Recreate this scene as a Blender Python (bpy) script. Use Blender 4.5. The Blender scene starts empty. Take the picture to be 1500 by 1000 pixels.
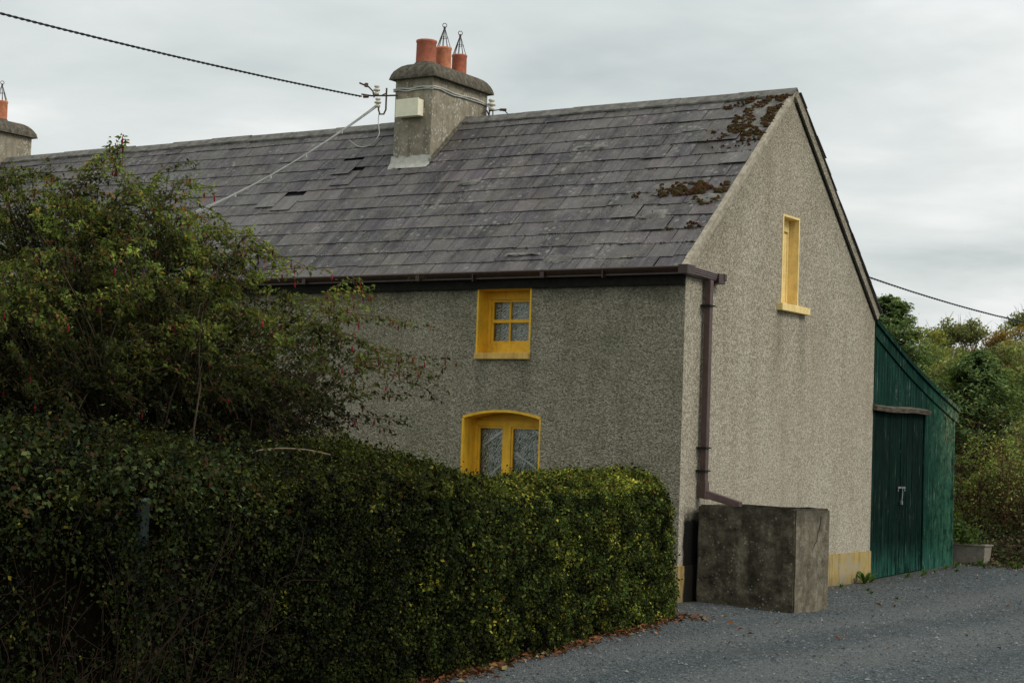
import bpy, bmesh, math, random
import numpy as np
from mathutils import Vector, Matrix, noise
from mathutils.geometry import tessellate_polygon

random.seed(7)
rng = np.random.default_rng(11)
scene = bpy.context.scene
COL = scene.collection
PI = math.pi

# ------------------------------------------------------------------ helpers
def tag(o, label=None, cat=None, group=None, kind=None):
    if label: o['label'] = label
    if cat: o['category'] = cat
    if group: o['group'] = group
    if kind: o['kind'] = kind
    return o

def empty(name, loc, label=None, cat=None, group=None):
    o = bpy.data.objects.new(name, None)
    o.empty_display_size = .2
    COL.objects.link(o)
    o.location = loc
    return tag(o, label, cat, group)

def link_mesh(name, me, parent=None):
    o = bpy.data.objects.new(name, me)
    COL.objects.link(o)
    if parent is not None:
        o.parent = parent
        # meshes are built in world coordinates; cancel parent's placement
        m = parent_world(parent)
        o.matrix_parent_inverse = m.inverted()
    return o

def parent_world(p):
    m = Matrix.Translation(p.location) @ p.rotation_euler.to_matrix().to_4x4()
    return m if p.parent is None else Matrix.Identity(4)

class MB:
    """collects polygons (world coordinates) and links them as ONE mesh"""
    def __init__(s):
        s.v = []; s.f = []; s.c = []; s.usec = False
    def add(s, vs, fs, col=None):
        b = len(s.v)
        s.v += [tuple(v) for v in vs]
        s.f += [tuple(i + b for i in f) for f in fs]
        if col is not None: s.usec = True
        s.c += [col if col is not None else (1, 1, 1)] * len(vs)
        return s
    def box(s, a, b, col=None):
        (x0, y0, z0), (x1, y1, z1) = a, b
        s.add([(x0,y0,z0),(x1,y0,z0),(x1,y1,z0),(x0,y1,z0),(x0,y0,z1),(x1,y0,z1),(x1,y1,z1),(x0,y1,z1)],
              [(0,3,2,1),(4,5,6,7),(0,1,5,4),(1,2,6,5),(2,3,7,6),(3,0,4,7)], col)
        return s
    def hexa(s, p, col=None):
        s.add(p, [(0,3,2,1),(4,5,6,7),(0,1,5,4),(1,2,6,5),(2,3,7,6),(3,0,4,7)], col); return s
    def tube(s, pts, r, n=6, cap=True, col=None):
        pts = [Vector(p) for p in pts]
        rr = r if isinstance(r, (list, tuple)) else [r] * len(pts)
        vs = []; fs = []
        prev = None
        for i, p in enumerate(pts):
            d = (pts[min(i+1, len(pts)-1)] - pts[max(i-1, 0)])
            if d.length < 1e-9: d = Vector((0,0,1))
            d.normalize()
            if prev is None:
                up = Vector((0,0,1)) if abs(d.z) < .9 else Vector((1,0,0))
                a = d.cross(up).normalized()
            else:
                a = (prev - d * prev.dot(d))
                a = a.normalized() if a.length > 1e-6 else d.orthogonal().normalized()
            prev = a
            b = d.cross(a)
            for k in range(n):
                t = 2*PI*k/n
                vs.append(p + (a*math.cos(t) + b*math.sin(t)) * rr[i])
        for i in range(len(pts)-1):
            for k in range(n):
                k2 = (k+1) % n
                fs.append((i*n+k, i*n+k2, (i+1)*n+k2, (i+1)*n+k))
        if cap:
            fs.append(tuple(reversed(range(n)))); fs.append(tuple(range((len(pts)-1)*n, len(pts)*n)))
        s.add(vs, fs, col); return s
    def lathe(s, c, prof, n=24, col=None):
        vs = []; fs = []
        for r, z in prof:
            for k in range(n):
                t = 2*PI*k/n
                vs.append((c[0]+r*math.cos(t), c[1]+r*math.sin(t), c[2]+z))
        for i in range(len(prof)-1):
            for k in range(n):
                k2 = (k+1) % n
                fs.append((i*n+k, i*n+k2, (i+1)*n+k2, (i+1)*n+k))
        s.add(vs, fs, col); return s
    def build(s, name, mat, parent=None, smooth=False, bevel=0, fix=True):
        me = bpy.data.meshes.new(name)
        me.from_pydata(s.v, [], s.f)
        if s.usec:
            at = me.color_attributes.new('Col', 'FLOAT_COLOR', 'POINT')
            arr = np.ones((len(s.v), 4), dtype=np.float32)
            arr[:, :3] = np.array(s.c, dtype=np.float32)
            at.data.foreach_set('color', arr.ravel())
        if fix:
            bm = bmesh.new(); bm.from_mesh(me)
            bmesh.ops.recalc_face_normals(bm, faces=bm.faces)
            if bevel:
                bmesh.ops.bevel(bm, geom=bm.edges[:], offset=bevel, segments=2, affect='EDGES', profile=.6, clamp_overlap=True)
            bm.to_mesh(me); bm.free()
        if smooth:
            me.polygons.foreach_set('use_smooth', [True]*len(me.polygons))
        me.materials.append(mat)
        me.update()
        return link_mesh(name, me, parent)

def array_mesh(name, V, nper, cols, mat, parent=None, faces=None):
    """V: (N,nper,3) arrays of small polygons. faces: index tuples inside one polygon group"""
    N = V.shape[0]
    if faces is None: faces = [tuple(range(nper))]
    F = []
    for f in faces:
        F.append((np.arange(N)[:, None]*nper + np.array(f)[None, :]))
    flen = len(faces[0])
    idx = np.stack(F, axis=1).reshape(-1, flen)
    me = bpy.data.meshes.new(name)
    me.vertices.add(N*nper); me.vertices.foreach_set('co', V.reshape(-1).astype(np.float32))
    me.loops.add(idx.size); me.loops.foreach_set('vertex_index', idx.reshape(-1).astype(np.int32))
    me.polygons.add(len(idx))
    me.polygons.foreach_set('loop_start', (np.arange(len(idx))*flen).astype(np.int32))
    me.polygons.foreach_set('loop_total', np.full(len(idx), flen, dtype=np.int32))
    me.update(calc_edges=True)
    at = me.color_attributes.new('Col', 'FLOAT_COLOR', 'POINT')
    arr = np.ones((N, nper, 4), dtype=np.float32); arr[:, :, :3] = cols[:, None, :]
    at.data.foreach_set('color', arr.ravel())
    me.materials.append(mat)
    return link_mesh(name, me, parent)

def unit(a):
    return a / (np.linalg.norm(a, axis=-1, keepdims=True) + 1e-9)

def leaves(name, P, N, size, cols, mat, parent=None, aspect=.55, jitter=.8, droop=0., axis=None, fold=.25):
    """folded pointed leaves: 4 verts, 2 triangles"""
    n = len(P)
    Nn = unit(N + rng.normal(0, jitter, (n, 3)))
    A = rng.normal(0, 1, (n, 3)) if axis is None else axis + rng.normal(0, .35, (n, 3))
    A[:, 2] -= droop
    A = unit(A - (A*Nn).sum(1, keepdims=True)*Nn)
    B = np.cross(Nn, A)
    s = (size * rng.uniform(.5, 1.45, n))[:, None]
    base = P - A*s*.5
    tip = P + A*s*.5 - Nn*s*.12
    l = P + B*s*aspect*.5 + Nn*s*fold*.5*aspect - A*s*.06
    r = P - B*s*aspect*.5 + Nn*s*fold*.5*aspect - A*s*.06
    V = np.stack([base, r, tip, l], axis=1)
    return array_mesh(name, V, 4, cols, mat, parent, faces=[(0, 1, 2), (0, 2, 3)])

def noise3(P, sc, off=0.):
    return np.array([noise.noise(Vector((p[0]*sc+off, p[1]*sc-off, p[2]*sc+off*.5))) for p in P])

# ------------------------------------------------------------------ materials
def new_mat(name):
    m = bpy.data.materials.new(name); m.use_nodes = True
    nt = m.node_tree; nt.nodes.clear()
    out = nt.nodes.new('ShaderNodeOutputMaterial')
    return m, nt, out

class G:
    """tiny node graph helper"""
    def __init__(s, nt): s.nt = nt; s._tc = None
    def n(s, t, **kw):
        nd = s.nt.nodes.new(t)
        for k, v in kw.items(): setattr(nd, k, v)
        return nd
    def l(s, a, b): s.nt.links.new(a, b)
    def pos(s):
        if s._tc is None:
            s._tc = s.n('ShaderNodeNewGeometry')
        return s._tc.outputs['Position']
    def mapping(s, scale=(1,1,1), loc=(0,0,0), rot=(0,0,0), src=None):
        m = s.n('ShaderNodeMapping'); m.inputs['Scale'].default_value = scale
        m.inputs['Location'].default_value = loc; m.inputs['Rotation'].default_value = rot
        s.l(src or s.pos(), m.inputs['Vector']); return m.outputs[0]
    def noise(s, scale, detail=4, rough=.55, vec=None, dist=0.):
        m = s.n('ShaderNodeTexNoise'); m.inputs['Scale'].default_value = scale
        m.inputs['Detail'].default_value = detail; m.inputs['Roughness'].default_value = rough
        m.inputs['Distortion'].default_value = dist
        s.l(vec or s.pos(), m.inputs['Vector']); return m.outputs['Fac']
    def voro(s, scale, feature='F1', vec=None, out='Distance', rand=1.):
        m = s.n('ShaderNodeTexVoronoi'); m.feature = feature
        m.inputs['Scale'].default_value = scale; m.inputs['Randomness'].default_value = rand
        s.l(vec or s.pos(), m.inputs['Vector']); return m.outputs[out]
    def ramp(s, src, stops, interp='LINEAR'):
        m = s.n('ShaderNodeValToRGB'); cr = m.color_ramp; cr.interpolation = interp
        while len(cr.elements) > 1: cr.elements.remove(cr.elements[-1])
        for i, (p, c) in enumerate(stops):
            e = cr.elements[0] if i == 0 else cr.elements.new(p)
            e.position = p
            if isinstance(c, (int, float)): c = (c, c, c)
            e.color = (*c, 1)
        s.l(src, m.inputs[0]); return m.outputs[0]
    def mix(s, fac, a, b, mode='MIX'):
        m = s.n('ShaderNodeMix', data_type='RGBA', blend_type=mode)
        for k, v in ((0, fac), (6, a), (7, b)):
            sock = m.inputs[k]
            if hasattr(v, 'is_linked'): s.l(v, sock)
            elif isinstance(v, (int, float)): sock.default_value = v if k == 0 else (v, v, v, 1)
            else: sock.default_value = (*v, 1)
        return m.outputs[2]
    def math(s, op, a, b=0., c=None):
        m = s.n('ShaderNodeMath', operation=op)
        for sock, v in zip(m.inputs, (a, b, c)):
            if v is None: continue
            if hasattr(v, 'is_linked'): s.l(v, sock)
            else: sock.default_value = v
        return m.outputs[0]
    def maprange(s, v, a, b, c=0., d=1.):
        m = s.n('ShaderNodeMapRange'); s.l(v, m.inputs[0])
        for i, x in enumerate((a, b, c, d)): m.inputs[i+1].default_value = x
        return m.outputs[0]
    def sep(s, v=None):
        m = s.n('ShaderNodeSeparateXYZ'); s.l(v or s.pos(), m.inputs[0]); return m.outputs
    def attr(s, name='Col'):
        m = s.n('ShaderNodeAttribute'); m.attribute_name = name; return m.outputs['Color']
    def bump(s, h, dist=.01, strength=1., normal=None):
        m = s.n('ShaderNodeBump'); m.inputs['Distance'].default_value = dist
        m.inputs['Strength'].default_value = strength
        s.l(h, m.inputs['Height'])
        if normal is not None: s.l(normal, m.inputs['Normal'])
        return m.outputs[0]
    def bsdf(s, color, rough=.8, normal=None, metallic=0., spec=.3):
        p = s.n('ShaderNodeBsdfPrincipled')
        for nm, v in (('Base Color', color), ('Roughness', rough), ('Metallic', metallic), ('Specular IOR Level', spec)):
            if hasattr(v, 'is_linked'): s.l(v, p.inputs[nm])
            elif isinstance(v, (tuple, list)): p.inputs[nm].default_value = (*v, 1)
            else: p.inputs[nm].default_value = v
        if normal is not None: s.l(normal, p.inputs['Normal'])
        return p.outputs[0]

M = {}
def mk(name, fn):
    m, nt, out = new_mat(name); g = G(nt)
    s = fn(g)
    nt.links.new(s, out.inputs['Surface']); M[name] = m; return m

def m_dash(front):
    def fn(g):
        v = g.voro(52 if front else 46, out='Color')
        sx = g.sep(v)[0]
        n1 = g.noise(38 if front else 55, 3, .7)
        fine = g.math('ADD', g.math('MULTIPLY', sx, .55), g.math('MULTIPLY', n1, .55))
        if front:
            c = g.ramp(fine, [(.22, (.17,.148,.105)), (.45, (.33,.297,.220)), (.62, (.405,.368,.28)), (.85, (.56,.52,.41))])
        else:
            c = g.ramp(fine, [(.2, (.19,.165,.125)), (.42, (.345,.308,.24)), (.62, (.435,.393,.31)), (.85, (.62,.575,.47))])
        big = g.noise(.9, 5, .6)
        c = g.mix(g.maprange(big, .35, .75, .45, 0), c, (.75,.72,.66), 'MULTIPLY')
        streak = g.noise(1., 4, .6, vec=g.mapping(scale=(3.2, 3.2, .35)))
        c = g.mix(g.maprange(streak, .42, .70, 0, .42), c, (.62,.58,.52), 'MULTIPLY')
        xyz = g.sep()
        # under-eave shade painted into wall top; damp black-green staining at the corner foot
        if front:
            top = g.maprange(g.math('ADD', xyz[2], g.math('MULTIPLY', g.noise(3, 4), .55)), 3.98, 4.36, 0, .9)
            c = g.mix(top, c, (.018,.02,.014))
            # run-off stains below the two sills
            for (sx_, sz_) in ((-2.35, 3.0), (-3.05, 3.0), (-2.1, .95), (-.12, 4.2)):
                xx_ = g.math('ABSOLUTE', g.math('ADD', g.math('SUBTRACT', xyz[0], sx_), g.math('MULTIPLY', g.math('SUBTRACT', g.noise(4, 4), .5), .18)))
                dn = g.math('MULTIPLY', g.maprange(xx_, .14, .02), g.math('MULTIPLY', g.maprange(xyz[2], sz_-1.1, sz_-.1), g.maprange(xyz[2], sz_+.02, sz_)))
                c = g.mix(g.math('MULTIPLY', dn, .26), c, (.06,.055,.04))
            green = g.maprange(g.noise(1.3, 3), .5, .75, 0, .35)
            c = g.mix(green, c, (.11,.125,.07))
        else:
            # dark column of moss and soot where the tank drips on the wall
            yy = g.math('ADD', xyz[1], g.math('MULTIPLY', g.math('SUBTRACT', g.noise(5, 4), .5), .12))
            a = g.math('MULTIPLY', g.maprange(yy, .10, .15), g.maprange(yy, .62, .52))
            zz = g.math('ADD', xyz[2], g.math('MULTIPLY', g.math('SUBTRACT', g.noise(7, 4), .5), .25))
            a = g.math('MULTIPLY', a, g.maprange(zz, 1.2, 1.0))
            stain = a
            low = g.maprange(xyz[2], 3.2, .6, 0, .22)
            c = g.mix(low, c, (.52,.48,.40))
            for sy_ in (2.78, 3.62):
                xx_ = g.math('ABSOLUTE', g.math('ADD', g.math('SUBTRACT', xyz[1], sy_), g.math('MULTIPLY', g.math('SUBTRACT', g.noise(4, 4), .5), .2)))
                dn = g.math('MULTIPLY', g.maprange(xx_, .2, .02), g.math('MULTIPLY', g.maprange(xyz[2], 2.3, 3.8), g.maprange(xyz[2], 3.9, 3.87)))
                c = g.mix(g.math('MULTIPLY', dn, .35), c, (.13,.115,.085))
            rk = g.math('ADD', g.math('ADD', xyz[2], g.math('MULTIPLY', g.math('ABSOLUTE', g.math('SUBTRACT', xyz[1], 3.169)), .88)), g.math('MULTIPLY', g.math('SUBTRACT', g.noise(2.5, 5, .7), .5), 1.1))
            c = g.mix(g.maprange(rk, 6.0, 7.0, 0, .38), c, (.16,.14,.10))
            warm = g.maprange(g.noise(.55, 3), .45, .7, 0, .25)
            c = g.mix(warm, c, (.40,.33,.25))
            c = g.mix(stain, c, (.007,.0065,.005))
        h = g.math('ADD', g.math('MULTIPLY', g.voro(46), -.5), g.noise(1., 5, .8, vec=g.mapping(scale=(15,15,27))) if front else g.noise(60, 4, .75))
        nrm = g.bump(h, .042 if front else .016, 1.)
        return g.bsdf(c, .92, nrm, spec=.15)
    return fn
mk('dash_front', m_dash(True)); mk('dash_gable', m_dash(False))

def m_render(g):   # smooth cement render with lichen
    n = g.noise(9, 6, .65)
    c = g.ramp(n, [(.3, (.20,.175,.13)), (.55, (.29,.255,.19)), (.75, (.37,.33,.25))])
    st = g.noise(1., 4, .6, vec=g.mapping(scale=(6, 6, .8)))
    c = g.mix(g.maprange(st, .45, .7, 0, .6), c, (.45,.42,.36), 'MULTIPLY')
    sp = g.maprange(g.voro(24, vec=g.mapping(scale=(1,1,.7))), .40, .28)
    sp = g.math('MULTIPLY', sp, g.maprange(g.noise(3.2, 5, .75), .47, .55))
    c = g.mix(g.math('MULTIPLY', sp, .75), c, (.52,.51,.46))
    return g.bsdf(c, .9, g.bump(g.noise(45, 5, .7), .006), spec=.15)
mk('render', m_render)

def m_capconc(g):
    n = g.noise(14, 6, .7)
    c = g.ramp(n, [(.3, (.055,.05,.038)), (.5, (.11,.098,.075)), (.72, (.19,.17,.13))])
    st = g.noise(1., 3, .6, vec=g.mapping(scale=(14, 14, 2)))
    c = g.mix(g.maprange(st, .4, .65, 0, .6), c, (.4,.38,.33), 'MULTIPLY')
    return g.bsdf(c, .95, g.bump(g.noise(60, 5, .7), .008), spec=.1)
mk('cap_concrete', m_capconc)

def m_verge(g):
    n = g.noise(12, 6, .7)
    c = g.ramp(n, [(.32, (.21,.185,.14)), (.52, (.32,.285,.22)), (.68, (.42,.38,.30))])
    return g.bsdf(c, .9, g.bump(g.noise(50, 5, .7), .008), spec=.1)
mk('verge', m_verge)

def m_tank(g):
    n = g.noise(5, 7, .7)
    c = g.ramp(n, [(.34, (.026,.022,.014)), (.5, (.085,.072,.048)), (.66, (.21,.18,.13))])
    st = g.noise(1., 5, .7, vec=g.mapping(scale=(5, 5, .5)))
    c = g.mix(g.maprange(st, .40, .64, 0, .85), c, (.30,.27,.23), 'MULTIPLY')
    xyz = g.sep()
    # face towards the road painted lighter, as if sunlit
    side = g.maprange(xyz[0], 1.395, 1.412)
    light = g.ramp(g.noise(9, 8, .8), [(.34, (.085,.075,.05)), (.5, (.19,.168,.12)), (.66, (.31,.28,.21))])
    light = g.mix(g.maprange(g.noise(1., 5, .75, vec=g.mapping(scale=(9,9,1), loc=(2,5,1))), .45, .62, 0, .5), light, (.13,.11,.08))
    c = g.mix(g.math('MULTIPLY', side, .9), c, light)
    sp = g.math('MULTIPLY', g.maprange(g.voro(22), .30, .2), g.maprange(g.noise(6, 4, .7), .5, .58))
    c = g.mix(g.math('MULTIPLY', sp, .6), c, (.32,.29,.24))
    lf = g.math('MULTIPLY', g.maprange(xyz[0], .55, .12), g.maprange(g.noise(5, 5, .7), .35, .6))
    c = g.mix(g.math('MULTIPLY', lf, .5), c, (.19,.16,.115))
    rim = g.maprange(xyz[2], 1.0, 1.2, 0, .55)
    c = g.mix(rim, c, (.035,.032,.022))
    return g.bsdf(c, .92, g.bump(g.math('ADD', g.noise(30, 6, .75), g.math('MULTIPLY', g.voro(24), .4)), .012), spec=.15)
mk('tank_concrete', m_tank)

def m_yellow(weather, col):
    def fn(g):
        n = g.noise(6, 6, .7)
        c = g.ramp(n, [(.25, tuple(x*.72 for x in col)), (.55, col), (.8, tuple(min(1, x*1.12) for x in col))])
        ch = g.maprange(g.noise(16, 6, .75), .58, .68, 0, weather)
        c = g.mix(ch, c, (.30,.25,.16))
        st = g.noise(1., 4, .65, vec=g.mapping(scale=(14, 14, 1.2)))
        c = g.mix(g.maprange(st, .5, .72, 0, weather*.8), c, (.42,.34,.20), 'MULTIPLY')
        if weather >= 1.:
            gr_ = g.maprange(g.noise(3, 6, .75), .47, .58, 0, .8)
            c = g.mix(gr_, c, (.30,.27,.20))
            lo = g.maprange(g.math('ADD', g.sep()[2], g.math('MULTIPLY', g.noise(7, 5, .7), .2)), .28, .08, 0, .6)
            c = g.mix(lo, c, (.10,.085,.055))
            xyz = g.sep(); yy = g.math('ADD', xyz[1], g.math('MULTIPLY', g.math('SUBTRACT', g.noise(5, 4), .5), .12))
            a = g.math('MULTIPLY', g.maprange(yy, .10, .15), g.maprange(yy, .62, .52))
            c = g.mix(g.math('MULTIPLY', a, g.maprange(xyz[0], -.05, 0.)), c, (.012,.010,.007))
        return g.bsdf(c, .55, g.bump(g.noise(60, 4, .7), .003), spec=.3)
    return fn
mk('yellow_paint', m_yellow(.45, (.82,.475,.035)))
mk('yellow_sill', m_yellow(.7, (.66,.42,.11)))
mk('cream_paint', m_yellow(.45, (.84,.64,.27)))
mk('yellow_plinth', m_yellow(1., (.40,.29,.10)))

def m_slate(g):
    a = g.attr()
    pos = g.mapping(scale=(8, .8, .8))
    st = g.noise(1., 6, .7, vec=pos)
    c = g.mix(g.maprange(st, .44, .66, 0, .62), a, (.165,.148,.138))
    st2 = g.noise(1., 5, .7, vec=g.mapping(scale=(4.5, .5, .5), loc=(7,3,1)))
    c = g.mix(g.maprange(st2, .47, .66, 0, .55), c, (.022,.020,.022))
    d = g.noise(2.2, 5, .7)
    c = g.mix(g.maprange(d, .50, .66, 0, .55), c, (.120,.108,.078))
    d2 = g.noise(.8, 6, .75, vec=g.mapping(loc=(3,8,2)))
    c = g.mix(g.maprange(d2, .48, .62, 0, .45), c, (.150,.140,.128))       # grey-green film
    sp = g.math('MULTIPLY', g.maprange(g.math('ADD', g.voro(9), g.math('MULTIPLY', g.noise(40, 3), .3)), .50, .36), g.maprange(g.noise(1.9, 5, .75), .50, .58))
    c = g.mix(g.math('MULTIPLY', sp, .6), c, (.26,.25,.22))               # lichen discs
    sp2 = g.math('MULTIPLY', g.maprange(g.voro(30), .34, .22), g.maprange(g.noise(4, 5, .7), .48, .56))
    c = g.mix(g.math('MULTIPLY', sp2, .45), c, (.30,.29,.26))
    dk = g.noise(30, 4, .7)
    c = g.mix(g.maprange(dk, .5, .75, 0, .35), c, (.03,.028,.03))
    return g.bsdf(c, g.maprange(g.noise(9, 4), .3, .7, .5, .8), g.bump(g.noise(24, 5, .7), .006), spec=.35)
mk('slate', m_slate)

def m_ridge(g):
    c = g.ramp(g.noise(7, 6, .7), [(.35, (.085,.08,.072)), (.52, (.15,.142,.127)), (.68, (.22,.21,.185))])
    return g.bsdf(c, .9, g.bump(g.noise(40, 5, .7), .006), spec=.15)
mk('ridge_tile', m_ridge)

def simple(name, col, rough=.7, var=.3, sc=20, metallic=0., spec=.3, bump=.003):
    def fn(g):
        n = g.noise(sc, 5, .7)
        c = g.ramp(n, [(.3, tuple(x*(1-var) for x in col)), (.7, tuple(min(1, x*(1+var)) for x in col))])
        return g.bsdf(c, rough, g.bump(g.noise(sc*3, 4, .7), bump), metallic, spec)
    return mk(name, fn)
simple('deck_dark', (.008,.008,.008), .95)
simple('interior', (.03,.03,.028), .95)
simple('fascia', (.014,.013,.010), .9, .5, 12, bump=.01)  # near-black, so the eave board and barge strip read as shade
simple('gutter_brown', (.040,.020,.016), .42, .45, 14, spec=.45)
simple('gutter_lit', (.15,.115,.115), .45, .3, 18, spec=.45)  # lighter copy of the gutter colour, painted as if sunlit
simple('pipe_brown', (.085,.052,.046), .5, .35, 9, spec=.4)
simple('terracotta', (.40,.125,.075), .85, .3, 14)
simple('terracotta_light', (.50,.19,.10), .85, .3, 14)
simple('soot', (.01,.009,.008), .95)
simple('wire_metal', (.06,.055,.05), .5, .3, 30, metallic=.5)
simple('porcelain', (.62,.58,.48), .3, .12, 10)
simple('brown_iron', (.09,.06,.045), .7, .4, 30)
simple('cable_black', (.022,.022,.024), .7)
simple('cable_white', (.46,.46,.43), .6, .2, 6)
simple('cream_box', (.84,.79,.60), .55, .08, 8)
simple('galvanised', (.25,.26,.25), .5, .3, 30, metallic=.6)
simple('green_post', (.004,.012,.009), .6, .3, 10)
simple('post_rim', (.03,.045,.03), .6, .3, 10)
simple('trough_concrete', (.24,.21,.17), .95, .3, 14, bump=.01)
simple('pillar_grey', (.20,.20,.195), .95, .25, 9, bump=.01)
simple('white_paint', (.80,.82,.82), .5, .05, 8)
simple('bark', (.075,.058,.040), .95, .4, 18, bump=.01, spec=.05)
simple('bark_pale', (.15,.115,.075), .95, .4, 18, bump=.01)
simple('twig', (.026,.017,.012), .9, .4, 24, spec=.03)
simple('twig_red', (.085,.045,.028), .9, .4, 24, spec=.03)
simple('soil', (.085,.060,.038), 1., .4, 10, bump=.02)
simple('cement', (.40,.385,.34), .9, .25, 12, bump=.008)

def m_moss(g):
    c = g.mix(g.maprange(g.noise(25, 4, .7), .4, .62), g.attr(), (.075,.062,.024))
    return g.bsdf(c, 1., g.bump(g.noise(70, 5, .8), .03), spec=.05)
mk('moss', m_moss)

def m_green(dark):
    def fn(g):
        k = .20 if dark else .50
        base = (.006*k, .050*k, .034*k)
        n = g.noise(3.2, 5, .65)
        c = g.ramp(n, [(.3, tuple(x*.55 for x in base)), (.55, base), (.8, tuple(x*1.5 for x in base))])
        xyz = g.sep()
        st = g.noise(1., 6, .75, vec=g.mapping(scale=(24, 24, 1.5)))
        c = g.mix(g.maprange(st, .50, .68, 0, .5), c, (.016,.045,.032) if dark else (.045,.115,.085))
        pk = g.noise(1., 5, .8, vec=g.mapping(scale=(20, 20, 1.9), loc=(4, 1, 3)))
        c = g.mix(g.maprange(pk, .61, .66, 0, .22 if dark else .75), c, (.30,.35,.31))
        if not dark:
            # sun-bleached and flaking towards the outer corner
            pal = g.math('MULTIPLY', g.maprange(xyz[1], 8.6, 10.1), g.maprange(g.noise(6, 5, .7), .38, .62))
            c = g.mix(g.math('MULTIPLY', pal, .75), c, (.05,.145,.085))
            bz = g.math('MULTIPLY', g.math('MULTIPLY', g.maprange(xyz[1], 9.3, 9.9), g.maprange(xyz[2], 1.5, 2.5)), g.maprange(g.noise(14, 5, .75), .48, .6))
            c = g.mix(g.math('MULTIPLY', bz, .75), c, (.22,.21,.11))
        foot = g.math('MULTIPLY', g.maprange(xyz[2], .6, .15), g.maprange(g.noise(1., 5, .8, vec=g.mapping(scale=(16,16,2.5))), .4, .65))
        c = g.mix(g.math('MULTIPLY', foot, .6), c, (.045,.17,.13))
        return g.bsdf(c, .8, g.bump(g.noise(1., 5, .7, vec=g.mapping(scale=(60, 60, 6))), .004), spec=.05)
    return fn
mk('shed_green', m_green(False)); mk('shed_door_green', m_green(True))

def m_wood(g):
    n = g.noise(1., 6, .75, vec=g.mapping(scale=(20, 5, 30)))
    c = g.ramp(n, [(.35, (.03,.026,.02)), (.6, (.14,.12,.09)), (.8, (.26,.23,.18))])
    return g.bsdf(c, .9, g.bump(n, .01), spec=.1)
mk('old_wood', m_wood)

def m_gravel(g):
    v = g.voro(48, out='Color'); sv = g.sep(v)
    n = g.noise(90, 3, .7)
    f = g.math('ADD', g.math('MULTIPLY', sv[0], .6), g.math('MULTIPLY', n, .45))
    c = g.ramp(f, [(.2, (.016,.023,.026)), (.45, (.050,.064,.070)), (.7, (.102,.119,.123)), (.92, (.25,.26,.25))])
    tr = g.noise(1., 5, .6, vec=g.mapping(scale=(1.1, .16, 1), rot=(0, 0, -.25)))
    c = g.mix(g.maprange(tr, .40, .68, 0, .5), c, (1.5,1.38,1.27), 'MULTIPLY')
    xyz = g.sep()
    wob = g.math('MULTIPLY', g.math('SUBTRACT', g.noise(.5, 4, .6), .5), 1.1)
    xx = g.math('ADD', xyz[0], wob)
    for cx_, w_ in ((2.3, .55), (4.0, .6)):
        tk = g.maprange(g.math('ABSOLUTE', g.math('SUBTRACT', xx, cx_)), w_, w_*.3)
        c = g.mix(g.math('MULTIPLY', tk, .62), c, (.118,.125,.122))
    for cx_, w_ in ((3.15, .45), (5.2, .6)):
        tk = g.maprange(g.math('ABSOLUTE', g.math('SUBTRACT', xx, cx_)), w_, w_*.2)
        c = g.mix(g.math('MULTIPLY', tk, .4), c, (.035,.045,.048))
    c = g.mix(g.maprange(g.noise(.6, 4), .5, .7, 0, .25), c, (.085,.075,.06))
    ed = g.math('MULTIPLY', g.maprange(xyz[0], .9, .1), g.maprange(g.noise(5, 6, .75), .40, .56))
    c = g.mix(g.math('MULTIPLY', ed, .7), c, (.055,.045,.03))
    h = g.math('ADD', g.math('MULTIPLY', g.voro(48), -1.), g.math('MULTIPLY', g.noise(16, 5, .7), .8))
    return g.bsdf(c, .85, g.bump(h, .022), spec=.25)
mk('gravel', m_gravel)

def m_ground(g):
    c = g.ramp(g.noise(3, 6, .7), [(.3, (.025,.035,.013)), (.6, (.045,.065,.02)), (.8, (.07,.075,.035))])
    return g.bsdf(c, 1., g.bump(g.noise(20, 5, .7), .04), spec=.05)
mk('rough_grass', m_ground)

def m_leaf(name, trans=.3, spec=.3, rough=.55):
    def fn(g):
        a = g.attr()
        p = g.bsdf(a, rough, None, spec=spec)
        t = g.n('ShaderNodeBsdfTranslucent')
        g.l(g.mix(1., a, (1.3,1.25,.6), 'MULTIPLY'), t.inputs[0])
        mx = g.n('ShaderNodeMixShader'); mx.inputs[0].default_value = trans
        g.l(p, mx.inputs[1]); g.l(t.outputs[0], mx.inputs[2])
        return mx.outputs[0]
    return mk(name, fn)
m_leaf('leaf', .38, .12, .65); m_leaf('leaf_hedge', .20, .07, .7); m_leaf('leaf_dead', .1, .1, .8)

def m_glass(g):
    gl = g.n('ShaderNodeBsdfGlossy'); gl.inputs['Roughness'].default_value = .03
    gl.inputs['Color'].default_value = (.62, .62, .60, 1)
    tr = g.n('ShaderNodeBsdfTransparent'); tr.inputs[0].default_value = (.90,.92,.90,1)
    fr = g.n('ShaderNodeFresnel'); fr.inputs[0].default_value = 1.5
    g.l(g.bump(g.noise(5, 2), .004), gl.inputs['Normal'])
    mx = g.n('ShaderNodeMixShader'); g.l(g.math('ADD', fr.outputs[0], .03), mx.inputs[0])
    g.l(tr.outputs[0], mx.inputs[1]); g.l(gl.outputs[0], mx.inputs[2])
    return mx.outputs[0]
mk('glass', m_glass)

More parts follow.
